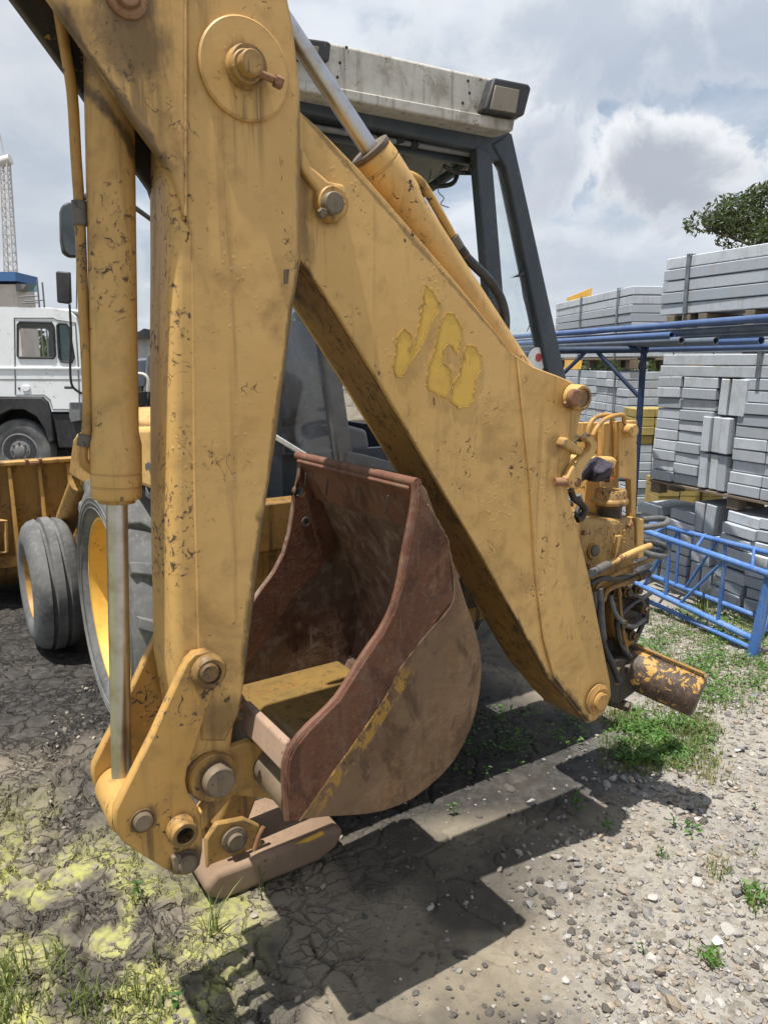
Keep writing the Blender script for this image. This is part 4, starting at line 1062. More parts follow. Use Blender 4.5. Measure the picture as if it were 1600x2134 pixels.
hose('oil_pipe', 'yellow_dirty', king, [c9(560, 360), c9(600, 280), c9(680, 190), c9(780, 145), c9(880, 130), c9(905, 160), c9(905, 230)], 1.86, 0.0085)
hose('hose', 'grease_shade_black', king, [c9(380, 380), c9(420, 400), c9(470, 380), c9(505, 350)], 1.82, 0.011)
hose('hose', 'grease_shade_black', king, [c9(310, 960), c9(350, 1060), c9(420, 1110), c9(470, 1180), c9(440, 1270), c9(390, 1300)], 1.72, 0.0115)
hose('hose', 'hose_grey', king, [c9(400, 1020), c9(420, 1100), c9(390, 1200), c9(380, 1290)], 1.74, 0.010)
# valve spools, unions and more hoses in the greasy lower block
for (x, y), r_, L_ in (((1262, 1232), 11, 0.05), ((1284, 1228), 11, 0.05), ((1306, 1224), 10, 0.05), ((1268, 1290), 13, 0.06), ((1296, 1318), 12, 0.05), ((1316, 1262), 10, 0.06)):
    c = P(x, y, KV + 0.012); mb = M(); mb.cyl(c, c + Vector((0.004, -L_, 0)), r_ * sK, 18); hexbolt(mb, c + Vector((0.004, -L_, 0)), (0.05, -1, 0), r_ * sK * 0.8, 0.016)
    mb.build('valve_spool', 'grease_shade_black', low, bevel=0.002)
hose('hose', 'rubber_hose', low, [(1250, 1240), (1246, 1290), (1256, 1340), (1276, 1385), (1290, 1420)], 1.735, 0.0115)
hose('hose', 'rubber_hose', low, [(1306, 1236), (1332, 1246), (1344, 1280), (1330, 1320), (1312, 1350)], [1.76, 1.78, 1.8, 1.8, 1.8], 0.010)
hose('hose', 'hose_grey', low, [(1272, 1242), (1280, 1275), (1300, 1300), (1322, 1305), (1342, 1290)], [1.745, 1.74, 1.745, 1.76, 1.8], 0.009)
hose('hose', 'rubber_hose', low, [(1230, 1218), (1252, 1206), (1290, 1205), (1330, 1196), (1352, 1180)], [1.745, 1.74, 1.75, 1.78, 1.84], 0.010)
hose('oil_pipe', 'yellow_grease_shade', low, [(1290, 1225), (1292, 1262), (1300, 1330), (1310, 1368)], 1.745, 0.007)
hose('hose_fitting', 'dusty_steel', low, [(1248, 1226), (1249, 1250)], 1.735, 0.015)
for (x, y) in ((1215, 1110), (1222, 1180), (1310, 1095), (1318, 1180), (1275, 1205)):
    c = P(x, y, KV - 0.001); mb = M(); hexbolt(mb, c, (0, -1, 0), 0.010, 0.012); mb.build('casting_bolt', 'rust_pin', king)
# transport hook and catch
hook = [(285, 840), (330, 740), (400, 640), (470, 570), (520, 530), (545, 480), (535, 440), (500, 420), (490, 395), (520, 370), (570, 390), (608, 440), (612, 510), (575, 580), (520, 650), (470, 730), (440, 790), (440, 900), (400, 955), (340, 950), (300, 910)]
hk = plate2(M(), [c9(*q) for q in hook], 1.640, 1.640, 1.668).build('transport_hook', 'yellow_clean', root, bevel=0.003, seg=3)
boss('hook_pin', 'rust_pin', hk, *c9(385, 880), 1.642, [(0, 0), (0, 9), (0.006, 9), (0.008, 7), (0.008, 0)])
c = P(*c9(310, 870), 1.65)
M().cyl(c, c + Vector((-0.05, 0.02, 0)), 0.014, 14).build('hook_pivot', 'rust_pin', hk)
plate2(M(), [c9(*q) for q in ((220, 470), (245, 400), (275, 380), (340, 420), (440, 500), (455, 560), (430, 590), (330, 530), (240, 495))], 1.648, 1.648, 1.69).build('catch', 'yellow_clean', hk, bevel=0.006)

# ---- stabiliser leg and shoe
st = M()
prof = [(0.685, 0.075), (0.695, 0.035), (0.745, 0.0), (1.12, 0.0), (1.19, 0.03), (1.225, 0.09), (1.19, 0.112), (0.73, 0.112)]
st.prism([(u, 2.15, w) for u, w in prof], (0, 0.34, 0))
leg = st.build('stabiliser_shoe', 'dust_shoe', root, bevel=0.022, seg=4)
for v in (2.21, 2.36):
    plate2(M(), [c6(745, 1500), c6(740, 1330), c6(800, 1240), c6(950, 1210), c6(1040, 1250), c6(1060, 1440), c6(1000, 1480), c6(820, 1540)], 2.22, v, v + 0.025).build('shoe_lug', 'yellow_brown', leg, bevel=0.006)
lc = P(*c6(900, 1330), 2.2)
M().lathe((lc.x, 2.20, lc.z), CAMV, [(-0.2, 0), (-0.2, 0.025), (0.0, 0.025), (0, 0.045), (0.012, 0.045), (0.014, 0.03), (0.03, 0.028), (0.03, 0)], 24).build('shoe_pin', 'pin_steel', leg)
M().beam((lc.x, 2.30, lc.z), (1.20, 2.30, 1.05), 0.11, 0.13, (0, 1, 0)).build('stabiliser_leg', 'yellow_grease_shade', leg, bevel=0.01)
M().tube([P(*c6(1010, 1400), 2.2), P(*c6(1040, 1310), 2.2), P(*c6(1065, 1262), 2.2)], 0.008, 8).build('stop_rod', 'rust_pin', leg)
bl = P(*c6(1240, 1360), 2.15)
M().prism([(bl.x, 2.149, bl.z), (bl.x + 0.03, 2.149, bl.z + 0.005), (bl.x + 0.11, 2.149, bl.z + 0.012), (bl.x + 0.12, 2.149, bl.z - 0.006), (bl.x + 0.05, 2.149, bl.z - 0.012)], (0, 0.004, 0)).build('paint_patch', 'yellow_bright', leg)

# ---- rear frame, chassis, engine hood
fr = M()
fr.box((0.95, 2.42, 1.12), (2.55, 2.52, 1.30)); fr.box((0.95, 2.42, 0.66), (2.55, 2.52, 0.80)); fr.box((0.95, 2.425, 0.70), (1.12, 2.515, 1.2)); fr.box((2.38, 2.425, 0.70), (2.55, 2.515, 1.2))
frame = fr.build('rear_frame', 'yellow_grease_shade', root, bevel=0.008)
M().box((1.02, 2.20, 0.82), (2.62, 2.415, 0.97)).build('carriage_beam', 'grease_shade_black', frame, bevel=0.01)  # unseen beam, added for the shade it throws on the ground
M().box((0.90, 2.40, 0.86), (1.55, 2.45, 0.94)).build('frame_rail', 'yellow_clean', frame, bevel=0.006)
M().box((0.86, 2.46, 1.06), (1.50, 2.50, 1.12)).build('frame_rail', 'yellow_clean', frame, bevel=0.006)
M().box((0.98, 2.53, 0.62), (2.52, 2.62, 1.2)).build('back_panel', 'dark_inside', frame)
ch = M(); ch.box((1.30, 2.6, 0.50), (2.20, 5.4, 0.95)); ch.box((0.85, 4.85, 0.34), (2.75, 5.05, 0.50)); ch.box((1.0, 3.40, 0.48), (2.5, 3.70, 0.78))
chassis = ch.build('chassis', 'grease_shade_black', root, bevel=0.01)
hd = M(); hd.prism([(1.38, 4.35, 0.95), (1.38, 4.35, 1.42), (1.46, 4.35, 1.50), (2.04, 4.35, 1.50), (2.12, 4.35, 1.42), (2.12, 4.35, 0.95)], (0, 1.35, -0.04))
hood = hd.build('engine_hood', 'yellow', root, bevel=0.015)
M().box((1.44, 5.70, 0.95), (2.06, 5.73, 1.38)).build('grille', 'black_plastic', hood)
# side panel over the rear wheel with part of its old lettering
fe = M(); fe.prism([(0.80, 2.66, 1.31), (0.80, 2.66, 1.50), (0.80, 2.75, 1.56), (0.80, 3.55, 1.50), (0.80, 4.30, 1.415), (0.80, 4.38, 1.38), (0.80, 4.38, 1.24), (0.80, 4.2, 1.20), (0.80, 3.5, 1.285)], (0.12, 0, 0))
arm = fe.build('loader_arm', 'yellow_clean', root, bevel=0.02, seg=3)
for pts_ in ([(302, 968), (310, 962), (318, 975), (320, 990), (314, 990), (309, 976), (303, 978)], [(303, 1015), (309, 1030), (316, 1022), (318, 1005), (324, 1008), (322, 1028), (312, 1040), (303, 1034)]):
    M().prism([PU(x, y, 0.798) for x, y in pts_], (0.004, 0, 0)).build('letter', 'letter_grey', arm)
M().prism([PU(x, y, 0.80) for x, y in ((152, 915), (165, 903), (196, 905), (200, 1010), (192, 1018), (142, 988))], (0.14, 0, 0)).build('arm_knee', 'yellow_dirty', arm, bevel=0.012)
M().tube([PU(165, 1005, 0.84), PU(136, 1078, 0.84)], 0.055, 18, 0).build('loader_ram', 'yellow_dirty', arm)
M().tube([PU(138, 1075, 0.84), PU(128, 1098, 0.84)], 0.03, 14, 0).build('loader_rod', 'pin_steel', arm)
mb = M(); mb.prism([(2.62, 2.9, 1.30), (2.62, 2.9, 1.50), (2.62, 4.30, 1.415), (2.62, 4.38, 1.24)], (-0.12, 0, 0)); mb.build('loader_arm', 'yellow_clean', root, bevel=0.02)
for u in (0.84, 2.48):
    M().beam((u + 0.05, 4.32, 1.30), (u + 0.05, 5.95, 0.40), 0.09, 0.16).build('arm_boom', 'yellow', arm, bevel=0.01)

# ---- front shovel seen from behind
sv = M()
sh_prof = [(5.98, 1.07), (6.02, 0.95), (6.00, 0.55), (6.08, 0.22), (6.3, 0.08), (6.75, 0.05)]
n = len(sh_prof)
vs = [(u, v, w) for u in (0.28, 2.95) for v, w in sh_prof] + [(u, v + 0.03, w + 0.02) for u in (0.28, 2.95) for v, w in sh_prof]
fs = []
for i in range(n - 1):
    fs += [(i, i + 1, n + i + 1, n + i), (2 * n + i, 3 * n + i, 3 * n + i + 1, 2 * n + i + 1)]
fs += [(0, n, 3 * n, 2 * n), (n - 1, 3 * n - 1, 4 * n - 1, 2 * n - 1)]
sv.add(vs, fs)
shovel = sv.build('front_shovel', 'yellow_brown', root)
M().box((0.27, 5.93, 1.055), (2.96, 6.06, 1.085)).build('top_flange', 'yellow_dirty', shovel, bevel=0.006)
M().box((0.27, 5.95, 0.30), (2.96, 6.05, 0.38)).build('lower_flange', 'yellow_dirty', shovel, bevel=0.006)
for u in (0.30, 0.46, 0.62, 0.82, 1.02, 1.3, 1.7, 2.1, 2.5, 2.9):
    M().prism([(u, 5.95, 1.05), (u, 6.0, 1.05), (u, 6.0, 0.2), (u, 5.86, 0.32), (u, 5.88, 0.62)], (0.025, 0, 0)).build('rib', 'yellow_dirty' if u > 0.5 else 'yellow_brown', shovel, bevel=0.004)
for u in (0.28, 2.93):
    M().prism([(u, v, w) for v, w in sh_prof] + [(u, 6.7, 0.3), (u, 6.3, 0.95)], (0.02, 0, 0)).build('shovel_side', 'yellow_dirty', shovel)
mb = M(); c = P(68, 966, 5.95)
mb.box((c.x - 0.05, 5.9, c.z - 0.005), (c.x + 0.06, 5.99, c.z + 0.012)); mb.box((c.x - 0.05, 5.9, c.z + 0.0), (c.x - 0.03, 5.99, c.z + 0.035)); mb.box((c.x + 0.04, 5.9, c.z + 0.0), (c.x + 0.06, 5.99, c.z + 0.035))
mb.build('tool_lug', 'rust_pin', shovel)
M().tube([P(0, 1085, 5.9), P(12, 1085, 5.9), P(14, 1150, 5.9), P(0, 1152, 5.9)], 0.012, 8, 0).build('step_loop', 'yellow_clean', shovel)

# ---- wheels
def ring_sweep(mb, cu, cv, cw, prof, seg=72):
    """prof (offset along u, radius) turned about the wheel axle"""
    mb.lathe((cu, cv, cw), (1, 0, 0), prof, seg); return mb

def rear_wheel(u0, s):
    """u0 outer face, s +1 when the machine's middle lies towards +u"""
    r, wd, v = 0.635, 0.42, 3.50
    cw = 0.66
    wh = empty('rear_wheel', (0, 0, 0)); wh.parent = root
    q = lambda d: d * s
    tp = [(q(0.05), 0.42), (q(0.02), 0.45), (q(0.0), 0.51), (q(0.012), 0.57), (q(0.05), r - 0.02), (q(0.12), r), (q(wd - 0.12), r), (q(wd - 0.05), r - 0.02), (q(wd - 0.012), 0.57), (q(wd), 0.50), (q(wd - 0.05), 0.42), (q(0.05), 0.42)]
    ring_sweep(M(), u0, v, cw, tp).build('tyre', 'tyre', wh, angle=50)
    lug = M()
    for k in range(17):
        for side in (0, 1):
            a = 2 * math.pi * (k + 0.5 * side) / 17
            def pt(off, da, rr): return (u0 + q(off), v + rr * math.cos(a + da), cw + rr * math.sin(a + da))
            o0, o1 = (0.018, wd * 0.52) if side == 0 else (wd - 0.018, wd * 0.48)
            A_ = [(o0, -0.075, 0.505), (o0, 0.005, 0.505), (o0 + (0.035 if side == 0 else -0.035), 0.01, r - 0.02), (o0 + (0.035 if side == 0 else -0.035), -0.07, r - 0.02)]
            sec = []
            for t, da in ((0.0, 0.0), (0.35, 0.05), (1.0, 0.22)):
                o = o0 + (o1 - o0) * t
                hb_ = r - (0.10 if t == 0 else 0.012); ht_ = r + (-0.012 if t == 0 else 0.026)
                wd_ = 0.055
                sec.append([pt(o, da - wd_, hb_), pt(o, da + wd_, hb_), pt(o, da + wd_ * 0.75, ht_), pt(o, da - wd_ * 0.75, ht_)])
            vs = [p for s_ in sec for p in s_]; fs = [(0, 3, 2, 1), (8, 9, 10, 11)]
            for i in (0, 4):
                for kk in range(4):
                    k2 = (kk + 1) % 4; fs.append((i + kk, i + k2, i + 4 + k2, i + 4 + kk))
            lug.add(vs, fs)
    lg = lug.build('tread_lugs', 'tyre', wh, bevel=0.006)
    lg['kind'] = 'stuff'
    rp = [(q(0.045), 0.435), (q(0.035), 0.432), (q(0.035), 0.415), (q(0.07), 0.40), (q(0.16), 0.38), (q(0.20), 0.35), (q(0.21), 0.24), (q(0.17), 0.20), (q(0.17), 0.10), (q(0.12), 0.085), (q(0.12), 0.0)]
    rim = ring_sweep(M(), u0, v, cw, rp).build('rim', 'yellow_bright', wh, angle=30)
    for k in range(8):
        a = 2 * math.pi * k / 8; mb = M()
        hexbolt(mb, (u0 + q(0.17), v + 0.15 * math.cos(a), cw + 0.15 * math.sin(a)), (-s, 0, 0), 0.018, 0.025); mb.build('wheel_nut', 'rust_pin', rim)
    for k in range(3):
        M().lathe((u0 + q(0.0035), v, cw), (-s, 0, 0), [(0, 0.475 + k * 0.022), (0.004, 0.477 + k * 0.022), (0.004, 0.481 + k * 0.022), (0, 0.483 + k * 0.022)], 72).build('sidewall_ring', 'tyre', wh)
    return wh

rear_wheel(0.70, 1); rear_wheel(2.70, -1)

def front_wheel(u0, s):
    v, r, wd = 4.95, 0.42, 0.28
    wh = empty('front_wheel', (0, 0, 0)); wh.parent = root
    q = lambda d: d * s
    tp = [(q(0.03), 0.21), (q(0.0), 0.25), (q(-0.005), 0.31), (q(0.02), 0.375), (q(0.045), 0.40), (q(0.085), r - 0.006), (q(0.092), r - 0.028), (q(0.108), r - 0.028), (q(0.115), r), (q(0.165), r), (q(0.172), r - 0.028), (q(0.188), r - 0.028),
          (q(0.195), r - 0.006), (q(0.235), 0.40), (q(0.26), 0.375), (q(0.285), 0.31), (q(0.28), 0.25), (q(0.25), 0.21), (q(0.03), 0.21)]
    t_ = ring_sweep(M(), u0, v, r, tp).build('tyre', 'tyre', wh, angle=50)
    rp = [(q(0.028), 0.222), (q(0.02), 0.218), (q(0.02), 0.205), (q(0.06), 0.19), (q(0.11), 0.175), (q(0.12), 0.10), (q(0.08), 0.09), (q(0.08), 0.05), (q(0.04), 0.045), (q(0.04), 0)]
    ring_sweep(M(), u0, v, r, rp, 48).build('rim', 'yellow_dirty', wh, angle=30)
    return wh

front_wheel(0.555, 1); front_wheel(2.85, -1)
mb = M(); mb.tube([PU(135, 1262, 0.80), PU(150, 1255, 0.80), PU(163, 1262, 0.80), PU(160, 1290, 0.80), PU(140, 1275, 0.80)], 0.012, 8, 0); mb.box((0.80, 4.32, 0.43), (1.0, 4.5, 0.45)); mb.build('step', 'rust_pin', root)

# ---- cab
VC = 2.75
cab = plate2(M(), [(540, 168), (1064, 272), (1072, 330), (1012, 338), (1000, 312), (640, 236), (540, 214)], VC, VC, VC + 0.09).build('cab', 'cab_dark', root, bevel=0.012, seg=3)
plate2(M(), [(1024, 300), (1064, 276), (1085, 370), (1176, 781), (1200, 900), (1164, 900), (1140, 781), (1052, 350)], VC, VC - 0.01, VC + 0.06).build('corner_pillar', 'cab_dark', cab, bevel=0.010, seg=3)
plate2(M(), [(992, 300), (1022, 320), (1026, 345), (1048, 612), (1064, 760), (1034, 760), (1016, 612), (994, 350)], VC, VC - 0.005, VC + 0.05).build('window_post', 'cab_dark', cab, bevel=0.008, seg=3)
plate2(M(), [(1024, 338), (1052, 348), (1140, 781), (1150, 830), (1066, 770), (1048, 612)], VC, VC + 0.02, VC + 0.025).build('quarter_glass', 'cab_glass', cab)
# left side of the rear frame (behind the arm)
tl = P(540, 190, VC)
M().box((tl.x - 0.02, VC, 1.15), (tl.x + 0.06, VC + 0.08, tl.z)).build('corner_pillar', 'cab_dark', cab, bevel=0.01)
cr = P(1064, 272, VC)
M().box((tl.x, VC + 0.01, tl.z - 0.005), (cr.x, VC + 1.5, tl.z + 0.06)).build('roof_panel', 'cab_white', cab, bevel=0.01)
M().box((tl.x + 0.05, VC + 0.09, tl.z - 0.05), (cr.x - 0.05, VC + 1.42, tl.z - 0.012)).build('roof_lining', 'seat_fabric', cab)
for u in (tl.x + 0.05, cr.x - 0.03):
    M().beam((u, VC + 1.45, tl.z), (u, VC + 1.62, 1.25), 0.06, 0.06, (1, 0, 0)).build('front_pillar', 'cab_dark', cab, bevel=0.008)
    M().beam((u, VC + 0.08, tl.z - 0.03), (u, VC + 1.46, tl.z - 0.03), 0.06, 0.06).build('roof_rail', 'cab_dark', cab, bevel=0.008)
    M().box((u - 0.025, VC + 0.09, 0.9), (u + 0.025, VC + 1.6, 1.42)).build('side_panel', 'cab_dark', cab, bevel=0.006)
M().box((tl.x + 0.06, VC + 1.56, 0.9), (cr.x - 0.05, VC + 1.6, 1.55)).build('bulkhead', 'cab_dark', cab)
# visor box with work lights
visor = plate2(M(), [(540, 54), (690, 86), (1018, 160), (1080, 172), (1097, 184), (1097, 195), (1084, 244), (1066, 256), (540, 156)], 2.66, 2.66, 2.90).build('roof_visor', 'cab_white', cab, bevel=0.012, seg=3)
plate2(M(), [(540, 150), (700, 183), (1068, 252), (1064, 274), (1056, 276), (540, 174)], 2.66, 2.645, 2.92).build('visor_lip', 'cab_white', cab, bevel=0.006)
lt = plate2(M(), [(1019, 165), (1090, 179), (1096, 187), (1082, 243), (1074, 247), (999, 234), (1000, 226)], 2.645, 2.61, 2.67).build('work_light', 'black_plastic', cab, bevel=0.010, seg=3)
plate2(M(), [(1031, 177), (1081, 187), (1073, 236), (1020, 227)], 2.61, 2.604, 2.62).build('lens', 'lens', lt, bevel=0.003)
lt2 = plate2(M(), [(600, 78), (676, 89), (684, 94), (680, 132), (628, 126), (600, 120)], 2.645, 2.62, 2.67).build('work_light', 'black_plastic', cab, bevel=0.008, seg=3)
plate2(M(), [(610, 88), (664, 97), (660, 122), (612, 116)], 2.62, 2.614, 2.63).build('lens', 'lens', lt2, bevel=0.003)
for x, y in ((722, 98), (703, 160), (708, 130), (978, 193), (964, 214), (975, 168)):
    boss('rivet_hole', 'tar_black', visor, x, y, 2.66, [(0, 0), (0, 3.4), (0.002, 3.0), (0.002, 0)], 10)
# raised rear window stowed under the roof
rw0, rw1 = P(690, 285, VC + 0.12), P(985, 335, VC + 0.12)
for a, b in (((rw0.x - 0.35, VC + 0.12, 2.70), (rw1.x, VC + 0.12, 2.70)), ((rw0.x - 0.35, VC + 0.75, 2.52), (rw1.x - 0.1, VC + 0.75, 2.52)), ((rw1.x - 0.02, VC + 0.13, 2.70), (rw1.x - 0.1, VC + 0.75, 2.52))):
    M().beam(a, b, 0.035, 0.035).build('stowed_window_frame', 'cab_dark', cab, bevel=0.006)
M().add([(rw0.x - 0.35, VC + 0.13, 2.70), (rw1.x - 0.02, VC + 0.13, 2.70), (rw1.x - 0.1, VC + 0.74, 2.525), (rw0.x - 0.35, VC + 0.74, 2.525)], [(0, 1, 2, 3)]).build('stowed_glass', 'truck_glass', cab)
M().tube([P(640, 262, VC + 0.06), P(760, 282, VC + 0.06), P(860, 300, VC + 0.06), P(985, 322, VC + 0.06)], 0.012, 10).build('grab_rail', 'grey_plastic', cab)
for x, y in ((860, 300), (830, 292), (790, 287)):
    c = P(x, y, VC + 0.06); M().cyl(c + Vector((-0.015, 0, 0)), c + Vector((0.02, 0, 0.004)), 0.018, 12).build('rail_clip', 'dark_inside', cab)
M().tube([P(890, 388, VC + 0.2), P(930, 386, VC + 0.2), P(948, 376, VC + 0.2), P(955, 350, VC + 0.2), P(956, 330, VC + 0.2)], 0.011, 10).build('grab_handle', 'black_plastic', cab)
M().tube([P(985, 330, VC + 0.04), P(992, 345, VC + 0.04), P(986, 358, VC + 0.04)], 0.028, 12).build('window_catch', 'rubber_hose', cab)
M().tube([P(925, 345, VC + 0.1), P(950, 358, VC + 0.1), P(985, 360, VC + 0.1)], 0.010, 8).build('wiper_arm', 'black_plastic', cab)
M().tube([P(922, 350, VC + 0.1), P(912, 372, VC + 0.1), P(914, 400, VC + 0.1), P(925, 412, VC + 0.1), P(918, 425, VC + 0.1), P(935, 432, VC + 0.1)], 0.0022, 5).build('loose_wire', 'wire', cab)
M().tube([P(898, 355, VC + 0.1), P(895, 370, VC + 0.1), P(890, 382, VC + 0.1)], 0.0022, 5).build('loose_wire', 'wire', cab)
M().tube([P(1094, 575, VC), P(1088, 600, VC), P(1092, 625, VC), P(1100, 650, VC), P(1106, 668, VC), P(1098, 690, VC)], 0.0022, 5).build('loose_wire', 'wire', cab)
M().prism([P(x, y, VC) for x, y in ((1068, 578), (1084, 570), (1092, 565), (1092, 572), (1080, 577))], (0, 0.01, 0)).build('torn_seal', 'rubber_hose', cab)
boss('warning_disc', 'label_white', cab, 1118, 750, VC + 0.015, [(0, 0), (0, 26), (0.002, 26), (0.002, 0)], 28)
boss('warning_mark', 'label_red', cab, 1122, 745, VC + 0.012, [(0, 0), (0, 9), (0.001, 9), (0.001, 0)], 12)
# lower rear glazing seen between the arms
plate2(M(), [(545, 640), (690, 640), (742, 960), (690, 960), (575, 920), (545, 900)], VC, VC + 0.03, VC + 0.036).build('lower_glass', 'cab_glass_dirty', cab)
plate2(M(), [(664, 660), (690, 650), (712, 780), (740, 968), (706, 968), (690, 860)], VC, VC, VC + 0.05).build('window_post', 'grey_plastic', cab, bevel=0.01)
plate2(M(), [(540, 885), (575, 905), (640, 945), (640, 956), (575, 918), (540, 900)], VC, VC - 0.004, VC + 0.03).build('window_seal', 'label_white', cab, bevel=0.003)
plate2(M(), [(735, 885), (790, 900), (800, 960), (752, 948), (738, 930)], VC, VC + 0.1, VC + 0.14).build('seat_side', 'grey_plastic', cab, bevel=0.015)
plate2(M(), [(720, 940), (755, 946), (800, 958), (900, 980), (900, 1000), (720, 965)], VC, VC - 0.01, VC + 0.03).build('sill', 'grey_plastic', cab, bevel=0.006)
M().box((tl.x + 0.05, VC + 0.04, 1.0), (cr.x + 0.2, VC + 0.08, 1.42)).build('rear_panel', 'cab_dark', cab)
se = M(); se.box((1.55, 3.35, 1.15), (2.05, 3.80, 1.45)); seat = se.build('seat_base', 'seat_fabric', cab, bevel=0.04)
M().box((1.57, 3.72, 1.45), (2.03, 3.86, 2.0)).build('seat_back', 'seat_fabric', cab, bevel=0.04)
M().box((1.30, 4.0, 1.0), (2.2, 4.3, 1.62)).build('dashboard', 'black_plastic', cab, bevel=0.03)
mb = M(); mb.lathe((1.75, 3.98, 1.72), (0, -0.5, 1), [(0, 0.17), (0.012, 0.183), (0.024, 0.17), (0.012, 0.157), (0, 0.17)], 28); mb.cyl((1.75, 4.05, 1.55), (1.75, 3.985, 1.725), 0.02, 10); mb.beam((1.60, 3.985, 1.728), (1.90, 3.985, 1.728), 0.02, 0.01)
mb.build('steering_wheel', 'black_plastic', cab)
# door mirror on its bracket
mc = P(150, 478, 3.3)
mr = M().prism([P(x, y, 3.3) for x, y in ((127, 440), (131, 425), (142, 420), (172, 420), (180, 440), (181, 515), (172, 535), (145, 535), (132, 525), (128, 500))], (0, 0.05, 0)).build('door_mirror', 'black_plastic', cab, bevel=0.012, seg=3)
M().prism([P(x, y, 3.296) for x, y in ((131, 441), (135, 427), (144, 423), (170, 423), (176, 440), (177, 515), (169, 531), (146, 531), (136, 522), (132, 500))], (0, 0.003, 0)).build('mirror_face', 'mirror_glass', mr)
M().tube([Vector((mc.x + 0.03, 3.34, mc.z + 0.11)), Vector((mc.x + 0.2, 3.5, mc.z + 0.2)), Vector((tl.x + 0.05, 4.2, mc.z + 0.2))], 0.012, 8).build('mirror_arm', 'black_plastic', mr)

# ---- rag left on the kingpost
rg = M(); rnd = random.Random(2)
cols, rows = 12, 9
gridp = []
for i in range(rows + 1):
    for j in range(cols + 1):
        tx, ty = j / cols, i / rows
        x = 400 + 400 * tx - 60 * ty; y = 660 + 240 * ty * (0.7 + 0.3 * tx) - 55 * math.sin(math.pi * tx) * (1 - ty)
        if tx < 0.35: y += 120 * (0.35 - tx) / 0.35 * ty * 1.3
        v = 1.80 - 0.05 * math.sin(math.pi * ty) - 0.03 * tx + 0.018 * math.sin(11 * tx + 5 * ty) + rnd.uniform(-.006, .006)
        gridp.append(P(*c9(x + rnd.uniform(-6, 6), y + rnd.uniform(-6, 6) + 12 * math.sin(9 * tx + 3 * ty)), v))
ragm = MB((0, 0, 0))
wv = [W(p.x, p.y, p.z) for p in gridp]
base_pt = sum(wv, Vector()) / len(wv)
base_pt.z = min(p.z for p in wv)
ragm.off = base_pt
ragm.add(wv, [(i * (cols + 1) + j, i * (cols + 1) + j + 1, (i + 1) * (cols + 1) + j + 1, (i + 1) * (cols + 1) + j) for i in range(rows) for j in range(cols)])
rag = ragm.build('rag', 'rag_cloth', None, angle=80)
rag.location = base_pt
so = rag.modifiers.new('thick', 'SOLIDIFY'); so.thickness = 0.004
sb = rag.modifiers.new('sub', 'SUBSURF'); sb.levels = 1; sb.render_levels = 2
tag(rag, 'crumpled dark purple-black rag on the round pivot cap of the kingpost', 'rag')
oc_ = [c9(*q) for q in ((700, 825), (760, 815), (805, 828), (790, 850), (715, 858))]
om = MB(base_pt); pts_ = [P(x, y, 1.765) for x, y in oc_]
om.prism([W(p.x, p.y, p.z) for p in pts_], W(0, 0.02, 0)).build('orange_trim', 'orange_cloth', rag)
tm = MB(base_pt); pts_ = [P(*c9(x, y), 1.785) for x, y in ((500, 700), (540, 682), (620, 680), (690, 705), (715, 745), (640, 740), (570, 735))]
tm.prism([W(p.x, p.y, p.z) for p in pts_], W(0, 0.03, 0)).build('dusty_fold', 'tan_cloth', rag, bevel=0.006)

# ---------------------------------------------------------------- the yard: kerb-stone packs
BLK = {}


def block_mesh(l, d, h, mat):
    key = (round(l, 3), round(d, 3), round(h, 3), mat)
    if key not in BLK:
        bm = bmesh.new()
        bmesh.ops.create_cube(bm, size=1)
        for v in bm.verts:
            v.co = (v.co.x * l, v.co.y * d, v.co.z * h)
        bmesh.ops.bevel(bm, geom=list(bm.edges), offset=0.005, segments=1, affect='EDGES')
        me = bpy.data.meshes.new('block'); bm.to_mesh(me); bm.free()
        me.materials.append(MATS[mat]); BLK[key] = me
    return BLK[key]


class Pack:
    """a pack of cast blocks: local x along the face, y into the pack, z up"""
    def __init__(self, name, origin, e, label, cat='block pack', group='grey kerb-stone packs'):
        self.o = empty(name, origin, math.atan2(e[1], e[0])); tag(self.o, label, cat, group)
        self.r = random.Random(sum(map(ord, label)))

    def put(self, x, y, z, l, d, h, mat='block', rot=0.0, tilt=0.0, gap=0.006, jit=1.0):
        b = bpy.data.objects.new('block', block_mesh(l - gap, d, h - gap, mat)); COL.objects.link(b)
        r = self.r
        b.parent = self.o; b.location = (x + l / 2, y + d / 2 + r.uniform(-.012, .012) * jit, z + h / 2)
        b.rotation_euler = (0, tilt + r.uniform(-.006, .006) * jit, rot + r.uniform(-.012, .012) * jit)
        return b

    def part(self, name, mat, a, b, bev=0.003):
        o = MB().box(a, b).build(name, mat, self.o, bevel=bev); return o

    def pallet(self, z, x0, x1, d, h=0.11):
        for k in range(3):
            y = 0.02 + k * (d - 0.12) / 2
            for x in (x0, (x0 + x1) / 2 - 0.05, x1 - 0.1):
                self.part('pallet_block', 'wood', (x, y, z + 0.002), (x + 0.1, y + 0.09, z + h - 0.024))
        for k in range(4):
            y = 0.0 + k * (d - 0.1) / 3
            self.part('pallet_board', 'wood', (x0, y, z + h - 0.022), (x1, y + 0.1, z + h - 0.002))

    def strap(self, x, z0, z1, d, w=0.03):
        self.part('strap', 'strap_steel', (x, -0.020, z0), (x + w, -0.016, z1 + 0.004), 0)
        self.part('strap', 'strap_steel', (x, -0.020, z1 + 0.004), (x + w, d, z1 + 0.008), 0)


